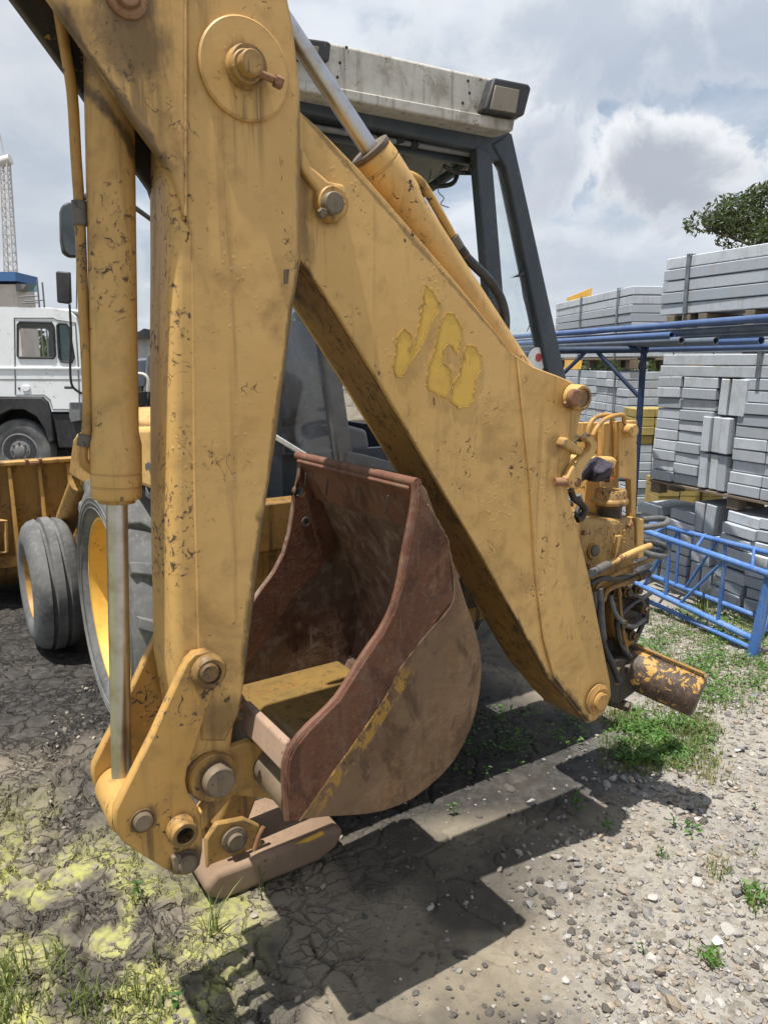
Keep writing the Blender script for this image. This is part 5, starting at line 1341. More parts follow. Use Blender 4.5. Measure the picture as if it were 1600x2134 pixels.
# pile A at the right: its face runs away to the left
eA = Vector((0.40, -0.916, 0)).normalized(); A0 = Vector((2.2, 6.1, 0))
pa = Pack('kerb_stone_pack', A0 + eA * -0.02, eA, 'slumped grey block pack at the bottom of the right pile, behind the blue lattice girder')
rr = random.Random(3)
cols = [(-0.05, 0.24), (0.20, 0.26), (0.50, 0.10), (0.61, 0.10), (0.74, 0.28), (1.04, 0.30), (1.36, 0.30)]
for ci, (x, l) in enumerate(cols):
    if l < 0.15:
        for k in range(3):
            pa.put(x, rr.uniform(-.03, .03), 0.02 + k * 0.24, l, 0.42, 0.235, tilt=0.05 + rr.uniform(-.02, .02))
    else:
        n = 8 if ci > 3 else 7
        lean = 0.06 if 0 < ci < 5 else -0.02
        for k in range(n):
            pa.put(x + k * (0.012 if lean > 0 else -0.004), rr.uniform(-.025, .02), 0.03 + k * 0.086 + rr.uniform(0, .008), l, 0.42, 0.082, tilt=lean + rr.uniform(-.03, .03), rot=rr.uniform(-.06, .06))
pa.strap(1.25, 0.0, 0.70, 0.4)

pb = Pack('kerb_stone_pack', A0 + Vector((0, 0, 0.73)), eA, 'tall grey block pack with upright blocks between flat ones, right pile under the blue pipes')
pb.pallet(0.0, 0.0, 1.65, 0.5)
z0 = 0.115; hb_ = 0.0835
for k in range(10):
    up_ = k >= 6
    for x, l in ((0.0, 0.245), (0.25, 0.245), (0.78, 0.28), (1.065, 0.28), (1.35, 0.28)):
        if up_ and x == 0.25: l = 0.33
        if up_ and x == 0.0 and k > 7: continue
        sh = 0.02 * (k % 2) if not up_ else -0.015 * (k % 3)
        pb.put(x + (0.006 * k if x > 0.7 else 0.003 * k), pb.r.uniform(-.01, .02), z0 + k * hb_, l, 0.45, hb_, tilt=pb.r.uniform(-.01, .01))
for lv in range(3):
    for j in range(3):
        xx = 0.505 + j * 0.088 + lv * 0.012 + (0.10 if lv == 2 else 0)
        pb.put(xx, pb.r.uniform(-.02, .01), z0 + lv * 0.279, 0.087, 0.45, 0.276, tilt=0.02 * lv, gap=0.016)
for k in range(2):
    pb.put(0.02, 0.0, z0 + (8 + k) * hb_, 0.24, 0.45, hb_, tilt=-0.03)
for k in range(2):
    for x in (0.02, 0.53, 1.08):
        pb.put(x + 0.02 * k, 0.0, z0 + 10 * hb_ + k * 0.085, 0.53 if x < 1 else 0.6, 0.45, 0.085)
pb.strap(0.95, z0 + 10 * hb_, z0 + 10 * hb_ + 0.17, 0.45)

pc = Pack('kerb_slab_pack', A0 + Vector((0, 0, 1.86)), eA, 'low grey slab pack half hidden behind the blue pipes on the right pile')
for k in range(2):
    for x in (0.0, 0.62, 1.2):
        pc.put(x, 0.02, 0.0 + k * 0.085, 0.61 if x < 1.1 else 0.5, 0.45, 0.085)
for x in (0.06, 0.22, 0.38, 0.8, 1.2):
    pc.part('bearer', 'wood', (x, 0.0, 0.175), (x + 0.075, 0.4, 0.285))
pd = Pack('kerb_slab_pack', A0 + eA * -0.03 + Vector((0, 0, 2.15)), eA, 'strapped pack of five long grey slabs on top of the right pile below the tree')
for k in range(5):
    pd.put(0.0 + (0.01 * k), 0.0, k * 0.086, 1.75, 0.5, 0.086, jit=0.5)
pd.strap(0.27, 0.0, 0.43, 0.5, 0.035); pd.strap(1.2, 0.0, 0.43, 0.5, 0.035)

# pile B further back
eB = Vector((0.1, -0.995, 0)).normalized(); CB = Vector((2.42, 7.5, 0))
B0 = CB - eB * 2.3
def layerB(z, label, rows, slab, name='kerb_slab_pack', off=0.0):
    p = Pack(name, B0 + Vector((off, 0, z)), eB, label)
    p.pallet(0.0, 0.0, 2.28, 0.95)
    for k in range(rows):
        zz = 0.115 + k * 0.085
        if slab:
            p.put(0.0, 0.0, zz, 2.28, 0.46, 0.085, jit=0.5); p.put(0.02, 0.48, zz, 2.26, 0.40, 0.085, jit=0.5)
            if k % 2 == 0: p.put(1.9, 0.90, zz, 0.36, 0.3, 0.085)
        else:
            for j in range(8):
                p.put(0.03 + j * 0.28, 0.0, zz, 0.275, 0.43, 0.085)
            p.put(2.0, 0.45, zz, 0.27, 0.43, 0.085); p.put(1.97 + 0.02 * (k % 3), 0.90, zz, 0.29, 0.40, 0.085)
    p.strap(1.95, 0.1, 0.115 + rows * 0.085, 0.9)
    p.strap(0.9, 0.1, 0.115 + rows * 0.085, 0.9)
    return p
layerB(0.0, 'grey block pack at the foot of the middle pile behind the kingpost', 7, False, 'kerb_stone_pack')
layerB(0.73, 'grey block pack second from the ground in the middle pile behind the blue trestle', 10, False, 'kerb_stone_pack', 0.02)
layerB(1.72, 'long grey slab pack on top of the middle pile beside the cab corner', 8, True)
yp = Pack('yellow_block_pack', Vector((2.36, 7.05, 0)), Vector((1, 0.05, 0)), 'block pack with yellow upper rows behind the blue trestle post', 'block pack', 'yellow block packs')
for k in range(16):
    for j in range(3):
        yp.put(j * 0.2, 0, k * 0.085, 0.198, 0.3, 0.085, 'block_yellow' if k > 11 else 'block')
yq = Pack('yellow_block_pack', Vector((2.45, 6.38, 0)), Vector((1, 0.05, 0)), 'yellow block pack glimpsed low between the packs of the right pile', 'block pack', 'yellow block packs')
for k in range(10):
    for j in range(3):
        yq.put(j * 0.2, 0.15, k * 0.076, 0.198, 0.3, 0.083, 'block_yellow')

# ---------------------------------------------------------------- blue scaffold pipes on a trestle
dP = Vector((-0.24, 0.97, 0)).normalized()
def pipe(px, py, Y, length, r, mat, label, sag=0.0, back=0.0):
    p0 = AtY(px, py, Y) - dP * back
    o = MB(p0); p1 = p0 + dP * length + Vector((0, 0, sag))
    seg = 18
    L = (p1 - p0).length
    o.lathe(p0, p1 - p0, [(0.0, r * 0.82), (0, r), (L, r), (L, r * 0.82), (0, r * 0.82)], seg)
    b = o.build('scaffold_pipe', mat, None); b.location = p0
    tag(b, label, 'pipe', 'blue scaffold pipes')
    return b
pipe(1602, 662, 4.45, 4.6, 0.024, 'blue_pipe', 'uppermost bright blue pipe of the pipe bundle, running out of the picture', back=0.5)
pipe(1602, 682, 4.50, 4.6, 0.026, 'blue_grey', 'dark grey-blue pipe just below the uppermost pipe of the bundle', back=0.5)
pipe(1602, 692, 4.62, 4.5, 0.025, 'blue_grey', 'second dark pipe in the back of the pipe bundle', back=0.5)
pipe(1586, 709, 4.52, 4.4, 0.024, 'blue_pipe', 'blue pipe with a rusty open end sticking out furthest')
pipe(1492, 710, 4.85, 4.0, 0.024, 'blue_grey', 'grey pipe with a dark open end in the middle of the bundle')
pipe(1420, 709, 5.1, 3.8, 0.024, 'blue_grey', 'shortest dark pipe of the bundle, its open end above the trestle')
pipe(1400, 698, 5.2, 3.6, 0.023, 'blue_pipe', 'blue pipe lying under the uppermost pipe at the trestle')
pipe(1602, 722, 4.60, 4.4, 0.022, 'blue_pipe', 'lowest blue pipe of the bundle at the right edge', back=0.4)

def trestle(base_px, Y, label, name='trestle'):
    t0 = AtY(*base_px, Y); t = empty(name, (t0.x, Y, 0)); tag(t, label, 'trestle', 'blue pipe trestles')
    zt = AtY(base_px[0], 728, Y).z
    side = Vector((-0.86, 0.50, 0)).normalized()
    wd = 0.78
    q = lambda a, z: side * a + Vector((0, 0, z))
    MB().tube([q(0, 0.0), q(0, zt + 0.0)], 0.024, 14, 0).build('post', 'navy_paint', t)
    MB().tube([q(wd, 0.0), q(wd, zt + 0.22)], 0.024, 14, 0).build('post', 'navy_paint', t)
    MB().tube([q(-0.03, zt), q(wd + 0.03, zt)], 0.026, 14, 0).build('top_bar', 'navy_paint', t)
    MB().tube([q(0, 0.9), q(wd, 0.9)], 0.018, 12, 0).build('cross_bar', 'navy_paint', t)
    MB().tube([q(0.02, zt - 0.34), q(0.34, zt - 0.02)], 0.016, 12, 0).build('brace', 'navy_paint', t)
    MB().tube([q(wd - 0.02, zt - 0.34), q(wd - 0.34, zt - 0.02)], 0.016, 12, 0).build('brace', 'navy_paint', t)
    MB().tube([q(0.0, zt), q(0.0, zt + 0.12)], 0.022, 12, 0).build('spigot', 'navy_paint', t)
    return t
trestle((1330, 900), 5.65, 'navy blue scaffold trestle carrying the pipes between the two grey piles')

# ---------------------------------------------------------------- blue lattice girder leaning on the ground
gd = empty('lattice_girder', Gd(1565, 1372)); tag(gd, 'bright blue lattice girder lying on the grass beside the kingpost', 'girder')
go = Gd(1565, 1372)
def chord(a, b, Ya, Yb, r, name='chord', ext=0.0):
    p, q = AtY(*a, Ya), AtY(*b, Yb)
    mb = MB(go); d = (q - p).normalized(); mb.tube([p, q + d * ext], r, 14, 0); mb.build(name, 'blue_paint', gd)
    return p, q
N1 = chord((1318, 1212), (1578, 1336), 5.35, 4.36, 0.021)
N2 = chord((1325, 1100), (1600, 1196), 5.35, 4.30, 0.021, ext=0.25)
F1_ = chord((1350, 1197), (1590, 1290), 5.75, 4.75, 0.019)
F2_ = chord((1355, 1090), (1600, 1152), 5.75, 4.70, 0.019, ext=0.25)
N3 = chord((1345, 1250), (1562, 1350), 5.30, 4.37, 0.017)
def lerp(c, t): return c[0] + (c[1] - c[0]) * t
def rod(p, q, r=0.011, name='brace'):
    mb = MB(go); mb.tube([p, q], r, 10, 0); mb.build(name, 'blue_paint', gd)
for t in (0.30, 0.72): rod(lerp(N2, t), lerp(N1, t), 0.013, 'strut')
for t in (0.28, 0.68): rod(lerp(F2_, t), lerp(F1_, t), 0.012, 'strut')
rod(lerp(N2, 0.72), lerp(N1, 0.42)); rod(lerp(N2, 0.30), lerp(N1, 0.10)); rod(lerp(F2_, 0.62), lerp(F1_, 0.36)); rod(lerp(F2_, 0.28), lerp(F1_, 0.02))
rod(lerp(N2, 0.95), lerp(N1, 0.62)) if False else None
for t in (0.15, 0.5, 0.9): rod(lerp(N2, t), lerp(F2_, t), 0.010, 'cross_rod')
p_, q_ = AtY(1602, 1215, 4.32), Gd(1567, 1368)
mb = MB(go); mb.tube([p_ + (p_ - q_) * 0.35, q_], 0.033, 18, 0); mb.build('end_post', 'blue_paint', gd)
p2_, q2_ = AtY(1612, 1250, 4.72), Gd(1578, 1335)
mb = MB(go); mb.tube([p2_ + (p2_ - q2_) * 0.35, q2_], 0.026, 18, 0); mb.build('end_post', 'blue_paint', gd)

# ---------------------------------------------------------------- white truck
TY = 11.05
troot = empty('truck', (AtY(40, 1006, TY).x, TY, 0)); tag(troot, 'white tractor truck parked side-on beyond the backhoe front wheel', 'truck')
tl0 = troot.location.copy()
TM = lambda: MB(tl0)
def T(px, py, Y=TY): return AtY(px, py, TY) + Vector((0, Y - TY, 0))
def poly_holes(outer, holes):
    out = list(outer)
    for h in holes:
        best = min(((a, b) for a in range(len(out)) for b in range(len(h))), key=lambda ab: (out[ab[0]][0] - h[ab[1]][0]) ** 2 + (out[ab[0]][1] - h[ab[1]][1]) ** 2)
        area = lambda L: sum(L[k][0] * L[(k + 1) % len(L)][1] - L[(k + 1) % len(L)][0] * L[k][1] for k in range(len(L)))
        hh_ = h if area(h) * area(out) < 0 else h[::-1]
        j = hh_.index(h[best[1]])
        out = out[:best[0] + 1] + hh_[j:] + hh_[:j + 1] + out[best[0]:]
    return out
win = [(37, 676), (42, 671), (108, 672), (112, 680), (115, 741), (112, 746), (40, 745), (37, 741)]
qwin = [(119, 678), (124, 674), (138, 675), (144, 682), (154, 745), (150, 755), (128, 753), (123, 745)]
cabside = [(-240, 648), (-150, 641), (0, 639), (110, 642), (145, 648), (158, 660), (166, 700), (171, 770), (172, 858), (108, 858), (102, 838), (90, 827), (0, 826), (-240, 826)]
cut = poly_holes(cabside, [win, qwin])
tcab = TM().prism([T(x, y) for x, y in cut], (0, 0.04, 0)).build('cab', 'truck_white', troot)
cut2 = poly_holes(cabside, [[(x - 145, y) for x, y in win], win])
TM().prism([T(x, y, TY + 2.1) for x, y in cut2], (0, 0.04, 0)).build('cab_side', 'truck_white', tcab)
ra, rb = T(-238, 648), T(150, 650)
TM().box((ra.x, TY + 0.03, ra.z - 0.03), (rb.x - 0.02, TY + 2.11, ra.z + 0.035)).build('roof', 'truck_white', tcab, bevel=0.03)
TM().box((T(30, 636).x, TY + 0.3, ra.z), (T(90, 636).x, TY + 1.8, ra.z + 0.07)).build('roof_hatch', 'lattice_white', tcab, bevel=0.02)
TM().box((ra.x, TY + 0.05, T(0, 826).z), (ra.x + 0.04, TY + 2.1, ra.z)).build('rear_wall', 'truck_white', tcab)
fw = [T(158, 662), T(171, 770), T(172, 858)]
TM().add([(fw[0].x, TY + 0.05, fw[0].z), (fw[1].x, TY + 0.05, fw[1].z), (fw[1].x, TY + 2.08, fw[1].z), (fw[0].x, TY + 2.08, fw[0].z)], [(0, 1, 2, 3)]).build('windscreen', 'truck_glass', tcab)
TM().box((fw[1].x - 0.02, TY + 0.05, fw[2].z), (fw[1].x + 0.02, TY + 2.08, fw[1].z)).build('front_panel', 'truck_white', tcab)
TM().prism([T(x, y, TY + 0.015) for x, y in qwin], (0, 0.006, 0)).build('quarter_window', 'truck_glass', tcab)
TM().box((T(20, 0).x, TY + 0.15, T(0, 858).z), (T(165, 0).x, TY + 2.0, T(0, 826).z)).build('cab_floor', 'dark_inside', tcab)
TM().box((T(55, 0).x, TY + 0.3, T(0, 826).z), (T(85, 0).x, TY + 0.9, T(0, 735).z)).build('seat', 'seat_fabric', tcab, bevel=0.05)
TM().lathe(T(108, 740, TY + 0.6), (0.5, 0, 1), [(0, 0.19), (0.015, 0.205), (0.03, 0.19), (0.015, 0.175), (0, 0.19)], 24).build('steering_wheel', 'black_plastic', tcab)
def rim_tube(loop, name, mat, r, Y): TM().tube([T(x, y, Y) for x, y in loop + loop[:1]], r, 8, 0).build(name, mat, tcab)
rim_tube(win, 'window_seal', 'black_plastic', 0.016, TY - 0.004); rim_tube(qwin, 'window_seal', 'black_plastic', 0.016, TY - 0.004)
door = [(30, 662), (112, 662), (118, 666), (157, 672), (163, 760), (166, 852), (110, 852), (104, 832), (92, 822), (32, 822)]
TM().tube([T(x, y, TY - 0.002) for x, y in door + door[:1]], 0.009, 6, 0).build('door_seam', 'grey_plastic', tcab)
TM().prism([T(x, y, TY - 0.018) for x, y in ((-240, 764), (168, 765), (168, 770), (-240, 769))], (0, 0.025, 0)).build('body_crease', 'truck_white', tcab, bevel=0.006)
TM().prism([T(x, y, TY - 0.004) for x, y in ((-240, 789), (169, 790), (169, 792), (-240, 791))], (0, 0.01, 0)).build('body_groove', 'grey_plastic', tcab)
hn = TM().prism([T(x, y, TY - 0.02) for x, y in ((47, 803), (62, 803), (64, 811), (58, 816), (48, 815))], (0, 0.025, 0)).build('door_handle', 'truck_white', tcab, bevel=0.008)
TM().prism([T(x, y, TY - 0.006) for x, y in ((38, 807), (42, 807), (42, 811), (38, 811))], (0, 0.01, 0)).build('door_lock', 'black_plastic', tcab)
fend = [(-70, 829), (88, 828), (99, 838), (107, 860), (113, 918), (103, 922), (94, 893), (78, 868), (52, 853), (25, 853), (0, 864), (-25, 890), (-70, 890)]
TM().prism([T(x, y, TY - 0.03) for x, y in fend], (0, 0.35, 0)).build('mudguard', 'black_plastic', troot, bevel=0.012)
TM().prism([T(x, y, TY + 0.02) for x, y in ((106, 862), (175, 862), (180, 880), (180, 925), (170, 934), (120, 934))], (0, 2.0, 0)).build('bumper', 'black_plastic', troot, bevel=0.02)
TM().prism([T(x, y, TY - 0.06) for x, y in ((147, 838), (172, 838), (172, 876), (150, 880), (147, 868))], (0, 0.2, 0)).build('step_box', 'grey_plastic', troot, bevel=0.015)
TM().box((T(-400, 0).x, TY + 0.7, T(0, 950).z), (T(150, 0).x, TY + 1.4, T(0, 900).z)).build('chassis_rail', 'grease_shade_black', troot)
TM().box((T(-240, 0).x, TY + 0.4, T(0, 900).z), (T(110, 0).x, TY + 1.9, T(0, 830).z)).build('wheel_well', 'dark_inside', troot)
for yy in (TY + 0.02, TY + 1.9):
    s1 = 1 / 140.0
    wc = T(40, 940, yy); wc.z = 66.5 * s1
    wh = empty('wheel', (0, 0, 0)); wh.parent = troot
    TM().lathe(wc + Vector((0, 0.26, 0)), (0, -1, 0), [(0, 0.26), (0, 0.40), (0.03, 0.46), (0.08, 0.475), (0.20, 0.475), (0.245, 0.455), (0.26, 0.40), (0.26, 0.30), (0.24, 0.26)], 48).build('tyre', 'tyre', wh, angle=50)
    rm = TM().lathe(wc + Vector((0, 0.03, 0)), (0, -1, 0), [(0.0, 0.27), (0.02, 0.275), (0.028, 0.25), (-0.02, 0.23), (-0.05, 0.20), (-0.02, 0.16), (0.02, 0.15), (0.03, 0.09), (0.05, 0.08), (0.06, 0.05), (0.06, 0)], 40).build('rim', 'grey_plastic', wh)
    for k in range(8):
        a = k * math.pi / 4; mb = TM(); hexbolt(mb, wc + Vector((0.12 * math.cos(a), 0.0, 0.12 * math.sin(a))), (0, -1, 0), 0.018, 0.03); mb.build('wheel_nut', 'pin_steel', rm)
TM().prism([T(x, y, TY - 0.35) for x, y in ((137, 572), (142, 570), (166, 572), (168, 632), (164, 637), (140, 634))], (0, 0.07, 0)).build('mirror', 'black_plastic', troot, bevel=0.02)
TM().tube([T(163, 637, TY - 0.3), T(165, 700, TY - 0.28), T(158, 760, TY - 0.2), T(158, 800, TY - 0.15), T(165, 815, TY - 0.05), T(172, 820, TY + 0.02)], 0.018, 8).build('mirror_arm', 'black_plastic', troot)
TM().tube([T(141, 807, TY - 0.1), T(160, 807, TY - 0.1)], 0.02, 8, 0).build('mirror_bracket', 'black_plastic', troot)
TM().tube([T(142, 540, TY + 0.3), T(142, 640, TY + 0.3)], 0.008, 6, 0).build('aerial', 'black_plastic', troot)

# ---------------------------------------------------------------- far things on the left
MY = 46.0
mast = empty('lattice_mast', (AtY(28, 760, MY).x, MY, 0)); tag(mast, 'tall pale lattice radio mast at the left edge', 'mast')
ml = mast.location.copy()
tw0, tw1 = 0.34, 0.20
mt, mbz = AtY(10, 335, MY), Vector((AtY(29, 750, MY).x, MY, 0))
for a, b in ((-1, -1), (1, -1), (1, 1), (-1, 1)):
    MB(ml).tube([mbz + Vector((a * tw0, b * tw0, 0)), mt + Vector((a * tw1, b * tw1, 0))], 0.05, 6, 0).build('leg', 'lattice_white', mast)
br = MB(ml); n = 26
for k in range(n):
    t0_, t1_ = k / n, (k + 1) / n
    for (a, b), (c_, d_) in (((-1, -1), (1, -1)), ((1, -1), (1, 1)), ((1, 1), (-1, 1)), ((-1, 1), (-1, -1))):
        p0 = mbz.lerp(mt, t0_) + Vector((a, b, 0)) * (tw0 + (tw1 - tw0) * t0_); p1 = mbz.lerp(mt, t1_) + Vector((c_, d_, 0)) * (tw0 + (tw1 - tw0) * t1_)
        p2 = mbz.lerp(mt, t0_) + Vector((c_, d_, 0)) * (tw0 + (tw1 - tw0) * t0_)
        br.tube([p0, p1], 0.025, 4, 0); br.tube([p0, p2], 0.025, 4, 0)
bo = br.build('bracing', 'lattice_white', mast); bo['kind'] = 'stuff'
MB(ml).cyl(mt + Vector((-0.35, 0, -0.1)), mt + Vector((0.35, 0, 0.1)), 0.28, 12).build('head', 'lattice_white', mast)
MB(ml).tube([mt, mt + Vector((-0.3, 0, 3.0))], 0.035, 6, 0).build('antenna', 'lattice_white', mast)

TWY = 42.0
ct = empty('control_tower', (AtY(10, 760, TWY).x, TWY, 0)); tag(ct, 'small cream watch tower with blue flat roof at the left edge above the truck', 'building')
cl = ct.location.copy()
x0, x1 = AtY(-40, 600, TWY).x, AtY(33, 600, TWY).x
MB(cl).box((x0, TWY, 0), (x1, TWY + 2.2, AtY(0, 592, TWY).z)).build('wall', 'cream_wall', ct)
MB(cl).box((x0 - 0.1, TWY - 0.25, AtY(0, 586, TWY).z), (x1 + 0.16, TWY + 2.4, AtY(0, 567, TWY).z)).build('roof', 'blue_roof', ct)
wn = MB(cl).box((AtY(2, 0, TWY).x, TWY - 0.04, AtY(0, 608, TWY).z), (AtY(24, 0, TWY).x, TWY - 0.01, AtY(0, 590, TWY).z)).build('window', 'truck_glass', ct)
MB(cl).prism([AtY(33, 590, TWY), AtY(56, 592, TWY), AtY(48, 602, TWY), AtY(33, 606, TWY)], (0, 1.0, 0)).build('balcony', 'grey_plastic', ct)
pol = empty('pole_rack', (AtY(84, 760, 30).x, 30, 0)); tag(pol, 'thin grey poles with cross arms behind the truck roof', 'poles')
pl = pol.location.copy()
for x, y in ((77, 582), (88, 588)): MB(pl).tube([AtY(x, y, 30), Vector((AtY(x, y, 30).x, 30, 0))], 0.035, 6, 0).build('pole', 'grey_plastic', pol)
for y, a, b in ((618, 40, 82), (627, 52, 90), (632, 45, 80)): MB(pl).tube([AtY(a, y, 30), AtY(b, y - 2, 30)], 0.025, 6, 0).build('cross_arm', 'grey_plastic', pol)
tk = MB(AtY(125, 760, 26)).box((AtY(113, 0, 26).x, 26, 0), (AtY(136, 0, 26).x, 27, AtY(0, 630, 26).z)).build('water_tank', 'grey_plastic', None, bevel=0.05)
tk.location = AtY(125, 760, 26); tag(tk, 'small grey box tank just behind the truck roof', 'tank')

HY = 34.0
hs = empty('low_house', (AtY(300, 760, HY).x, HY, 0)); tag(hs, 'pale wall of a low house with a dark roof, behind the dipper ram', 'building')
hl = hs.location.copy()
MB(hl).box((AtY(230, 0, HY).x, HY, 0), (AtY(420, 0, HY).x, HY + 6, AtY(0, 704, HY).z)).build('wall', 'concrete_far', hs)
MB(hl).prism([AtY(220, 706, HY - .3), AtY(290, 690, HY - .3), AtY(300, 684, HY - .3), AtY(330, 692, HY - .3), AtY(430, 706, HY - .3)], (0, 6.6, 0)).build('roof', 'black_plastic', hs)
dt = empty('parked_tractor', (AtY(300, 900, 13).x, 13, 0)); tag(dt, 'dark parked machine seen in the gap beside the dipper ram', 'machine')
dl = dt.location.copy(); D = lambda x, y, Y=13: AtY(x, y, 13) + Vector((0, Y - 13, 0))
MB(dl).prism([D(278, 748), D(312, 745), D(330, 760), D(340, 870), D(280, 880)], (0, 1.2, 0)).build('engine_bay', 'blue_grey', dt, bevel=0.04)
MB(dl).prism([D(270, 805, 12.9), D(311, 803, 12.9), D(316, 822, 12.9), D(270, 826, 12.9)], (0, 0.2, 0)).build('dark_band', 'black_plastic', dt)
MB(dl).tube([D(292, 778, 12.85), D(305, 780, 12.85), D(314, 790, 12.85), D(314, 815, 12.85)], 0.03, 8).build('guard_rail', 'lattice_white', dt)
MB(dl).tube([D(300, 890, 12.9), D(310, 800, 12.9), D(316, 740, 12.9)], 0.05, 8).build('exhaust', 'grey_plastic', dt)
for x in (285, 340):
    c = D(x, 915, 12.95); c.z = 0.42
    MB(dl).lathe(c, (0, -1, 0), [(-0.3, 0), (-0.3, 0.38), (-0.25, 0.42), (-0.05, 0.42), (0, 0.38), (0, 0.22), (-0.05, 0.2), (-0.05, 0)], 28).build('wheel', 'tyre', dt)

# excavators far off
def excavator(name, loc, s, flip, label, ap=0.0):
    o = empty(name, loc); tag(o, label, 'excavator', 'far yellow excavators')
    f = -1 if flip else 1
    B_ = lambda: MB()
    q = lambda x, z, y=0: Vector((x * s * f, y * s, z * s))
    for y in (-0.9, 0.5): B_().prism([q(-1.5, 0.05, y), q(-1.7, 0.4, y), q(-1.4, 0.8, y), q(1.4, 0.8, y), q(1.7, 0.4, y), q(1.5, 0.05, y)], (0, 0.5 * s, 0)).build('track', 'black_plastic', o)
    B_().prism([q(-1.9, 0.95, -0.9), q(-1.9, 1.9, -0.9), q(0.2, 1.9, -0.9), q(1.2, 1.3, -0.9), q(1.2, 0.95, -0.9)], (0, 2.0 * s, 0)).build('body', 'yellow_bright', o)
    B_().prism([q(0.0, 1.2, -0.95), q(0.0, 2.7, -0.95), q(0.9, 2.7, -0.95), q(1.3, 1.9, -0.95), q(1.3, 1.2, -0.95)], (0, 0.9 * s, 0)).build('cab', 'black_plastic', o)
    B_().prism([q(0.9, 1.3, 0.1), q(2.4, 3.9 - ap, 0.1), q(3.0, 4.2 - ap, 0.1), q(4.8, 3.4, 0.1), q(4.7, 3.1, 0.1), q(3.0, 3.6 - ap, 0.1), q(1.4, 1.2, 0.1)], (0, 0.35 * s, 0)).build('boom', 'yellow_bright', o)
    B_().prism([q(4.5, 3.7, 0.12), q(5.0, 3.5, 0.12), q(5.0, 1.4, 0.12), q(4.7, 1.4, 0.12)], (0, 0.3 * s, 0)).build('dipper', 'yellow_bright', o)
    B_().prism([q(4.6, 1.5, -0.2), q(5.1, 1.5, -0.2), q(5.0, 0.7, -0.2), q(4.2, 0.6, -0.2), q(4.1, 1.0, -0.2)], (0, 0.9 * s, 0)).build('bucket', 'rust_pin', o)
    return o
q = AtY(1214, 598, 15.5)
excavator('far_excavator', (q.x + 4.75 * q.z / 3.7, 15.5, 0), q.z / 3.7, True, 'yellow excavator whose arm tip peeks over the grey slab pile', 0.75)
excavator('far_excavator', (AtY(618, 760, 30).x, 30, 0), 0.62, False, 'small yellow excavator glimpsed through the cab glass between the arms')

# ---------------------------------------------------------------- trees
def leaf_cloud(name, centers, radii, n_per, size, mat, parent, off, seed=0, flat=0.7):
    rs_ = np.random.RandomState(seed)
    C = []; T_ = []
    for c, r in zip(centers, radii):
        d = rs_.normal(size=(n_per, 3)); d /= np.linalg.norm(d, axis=1)[:, None]
        rad = r * (0.35 + 0.65 * rs_.rand(n_per) ** 0.5)
        p = np.array(c)[None] + d * rad[:, None] * np.array([1, 1, flat])
        C.append(p); T_.append(np.clip(0.35 * rs_.rand(n_per) + 0.3 * rs_.rand() + 0.25, 0, 1))
    C = np.concatenate(C); T_ = np.concatenate(T_); n = len(C)
    a = rs_.normal(size=(n, 3)); a /= np.linalg.norm(a, axis=1)[:, None]
    b = np.cross(a, rs_.normal(size=(n, 3))); b /= np.linalg.norm(b, axis=1)[:, None]
    s = size * (0.6 + 0.8 * rs_.rand(n))[:, None]
    V = np.stack([C - a * s, C + b * s * 0.45, C + a * s, C - b * s * 0.45], 1).reshape(-1, 3) - np.array(off)[None]
    F = np.arange(4 * n).reshape(n, 4)
    o = np_mesh(name, V, F, mat, {'tone': ('FLOAT', np.repeat(T_, 4))}, smooth=False)
    o.parent = parent
    return o

def tree(name, base, height, spread, label, seed, crown_z, clumps=90, leaf=0.10, npc=170):
    o = empty(name, base); tag(o, label, 'tree', 'yard trees')
    r = random.Random(seed)
    tips = []
    tr = MB()
    top = Vector((r.uniform(-.3, .3), r.uniform(-.3, .3), crown_z))
    tr.tube([(0, 0, -0.1), (0.05, 0.02, crown_z * 0.5), top], [0.30, 0.27, 0.24, 0.22, 0.2, 0.18, 0.17], 12)
    def branch(p, d, L, rad, depth):
        q_ = p + d * L
        m_ = p.lerp(q_, 0.5) + Vector((r.uniform(-1, 1), r.uniform(-1, 1), r.uniform(-.3, .6))) * L * 0.10
        tr.tube([p, m_, q_], [rad, rad * 0.9, rad * 0.8, rad * 0.72, rad * 0.66, rad * 0.6, rad * 0.55], 7)
        if depth == 0: tips.append(q_); return
        for k in range(3 if depth > 1 else 4):
            nd = (d + Vector((r.uniform(-1, 1), r.uniform(-1, 1), r.uniform(-.25, .55))) * 0.8).normalized()
            branch(q_, nd, L * r.uniform(0.55, 0.8), rad * 0.55, depth - 1)
        tips.append(q_)
    for k in range(7):
        a = 2 * math.pi * k / 7 + r.uniform(-.3, .3)
        branch(top, Vector((math.cos(a), math.sin(a), r.uniform(0.25, 1.0))).normalized(), spread * 0.42, 0.12, 2)
    tr.build('trunk', 'bark', o)
    r.shuffle(tips)
    keep = [t for t in tips if t.z > crown_z * 0.75]
    leaf_cloud('crown', [tuple(t) for t in keep], [r.uniform(0.35, 0.8) * spread / 4.5 for _ in keep], npc, leaf, 'tree_leaf', o, (0, 0, 0), seed, 0.6)
    return o
q = AtY(1745, 430, 21.0)
tree('yard_tree', (q.x + 0.3, 21.0, 0), 9, 4.3, 'dark spreading tree rising behind the slab pile at the right edge', 5, 3.7, leaf=0.07, npc=240)
tree('yard_tree', (AtY(600, 700, 48).x, 48, 0), 7, 4.0, 'green tree far off, glimpsed through the cab glass', 8, 2.0, leaf=0.22, npc=60)

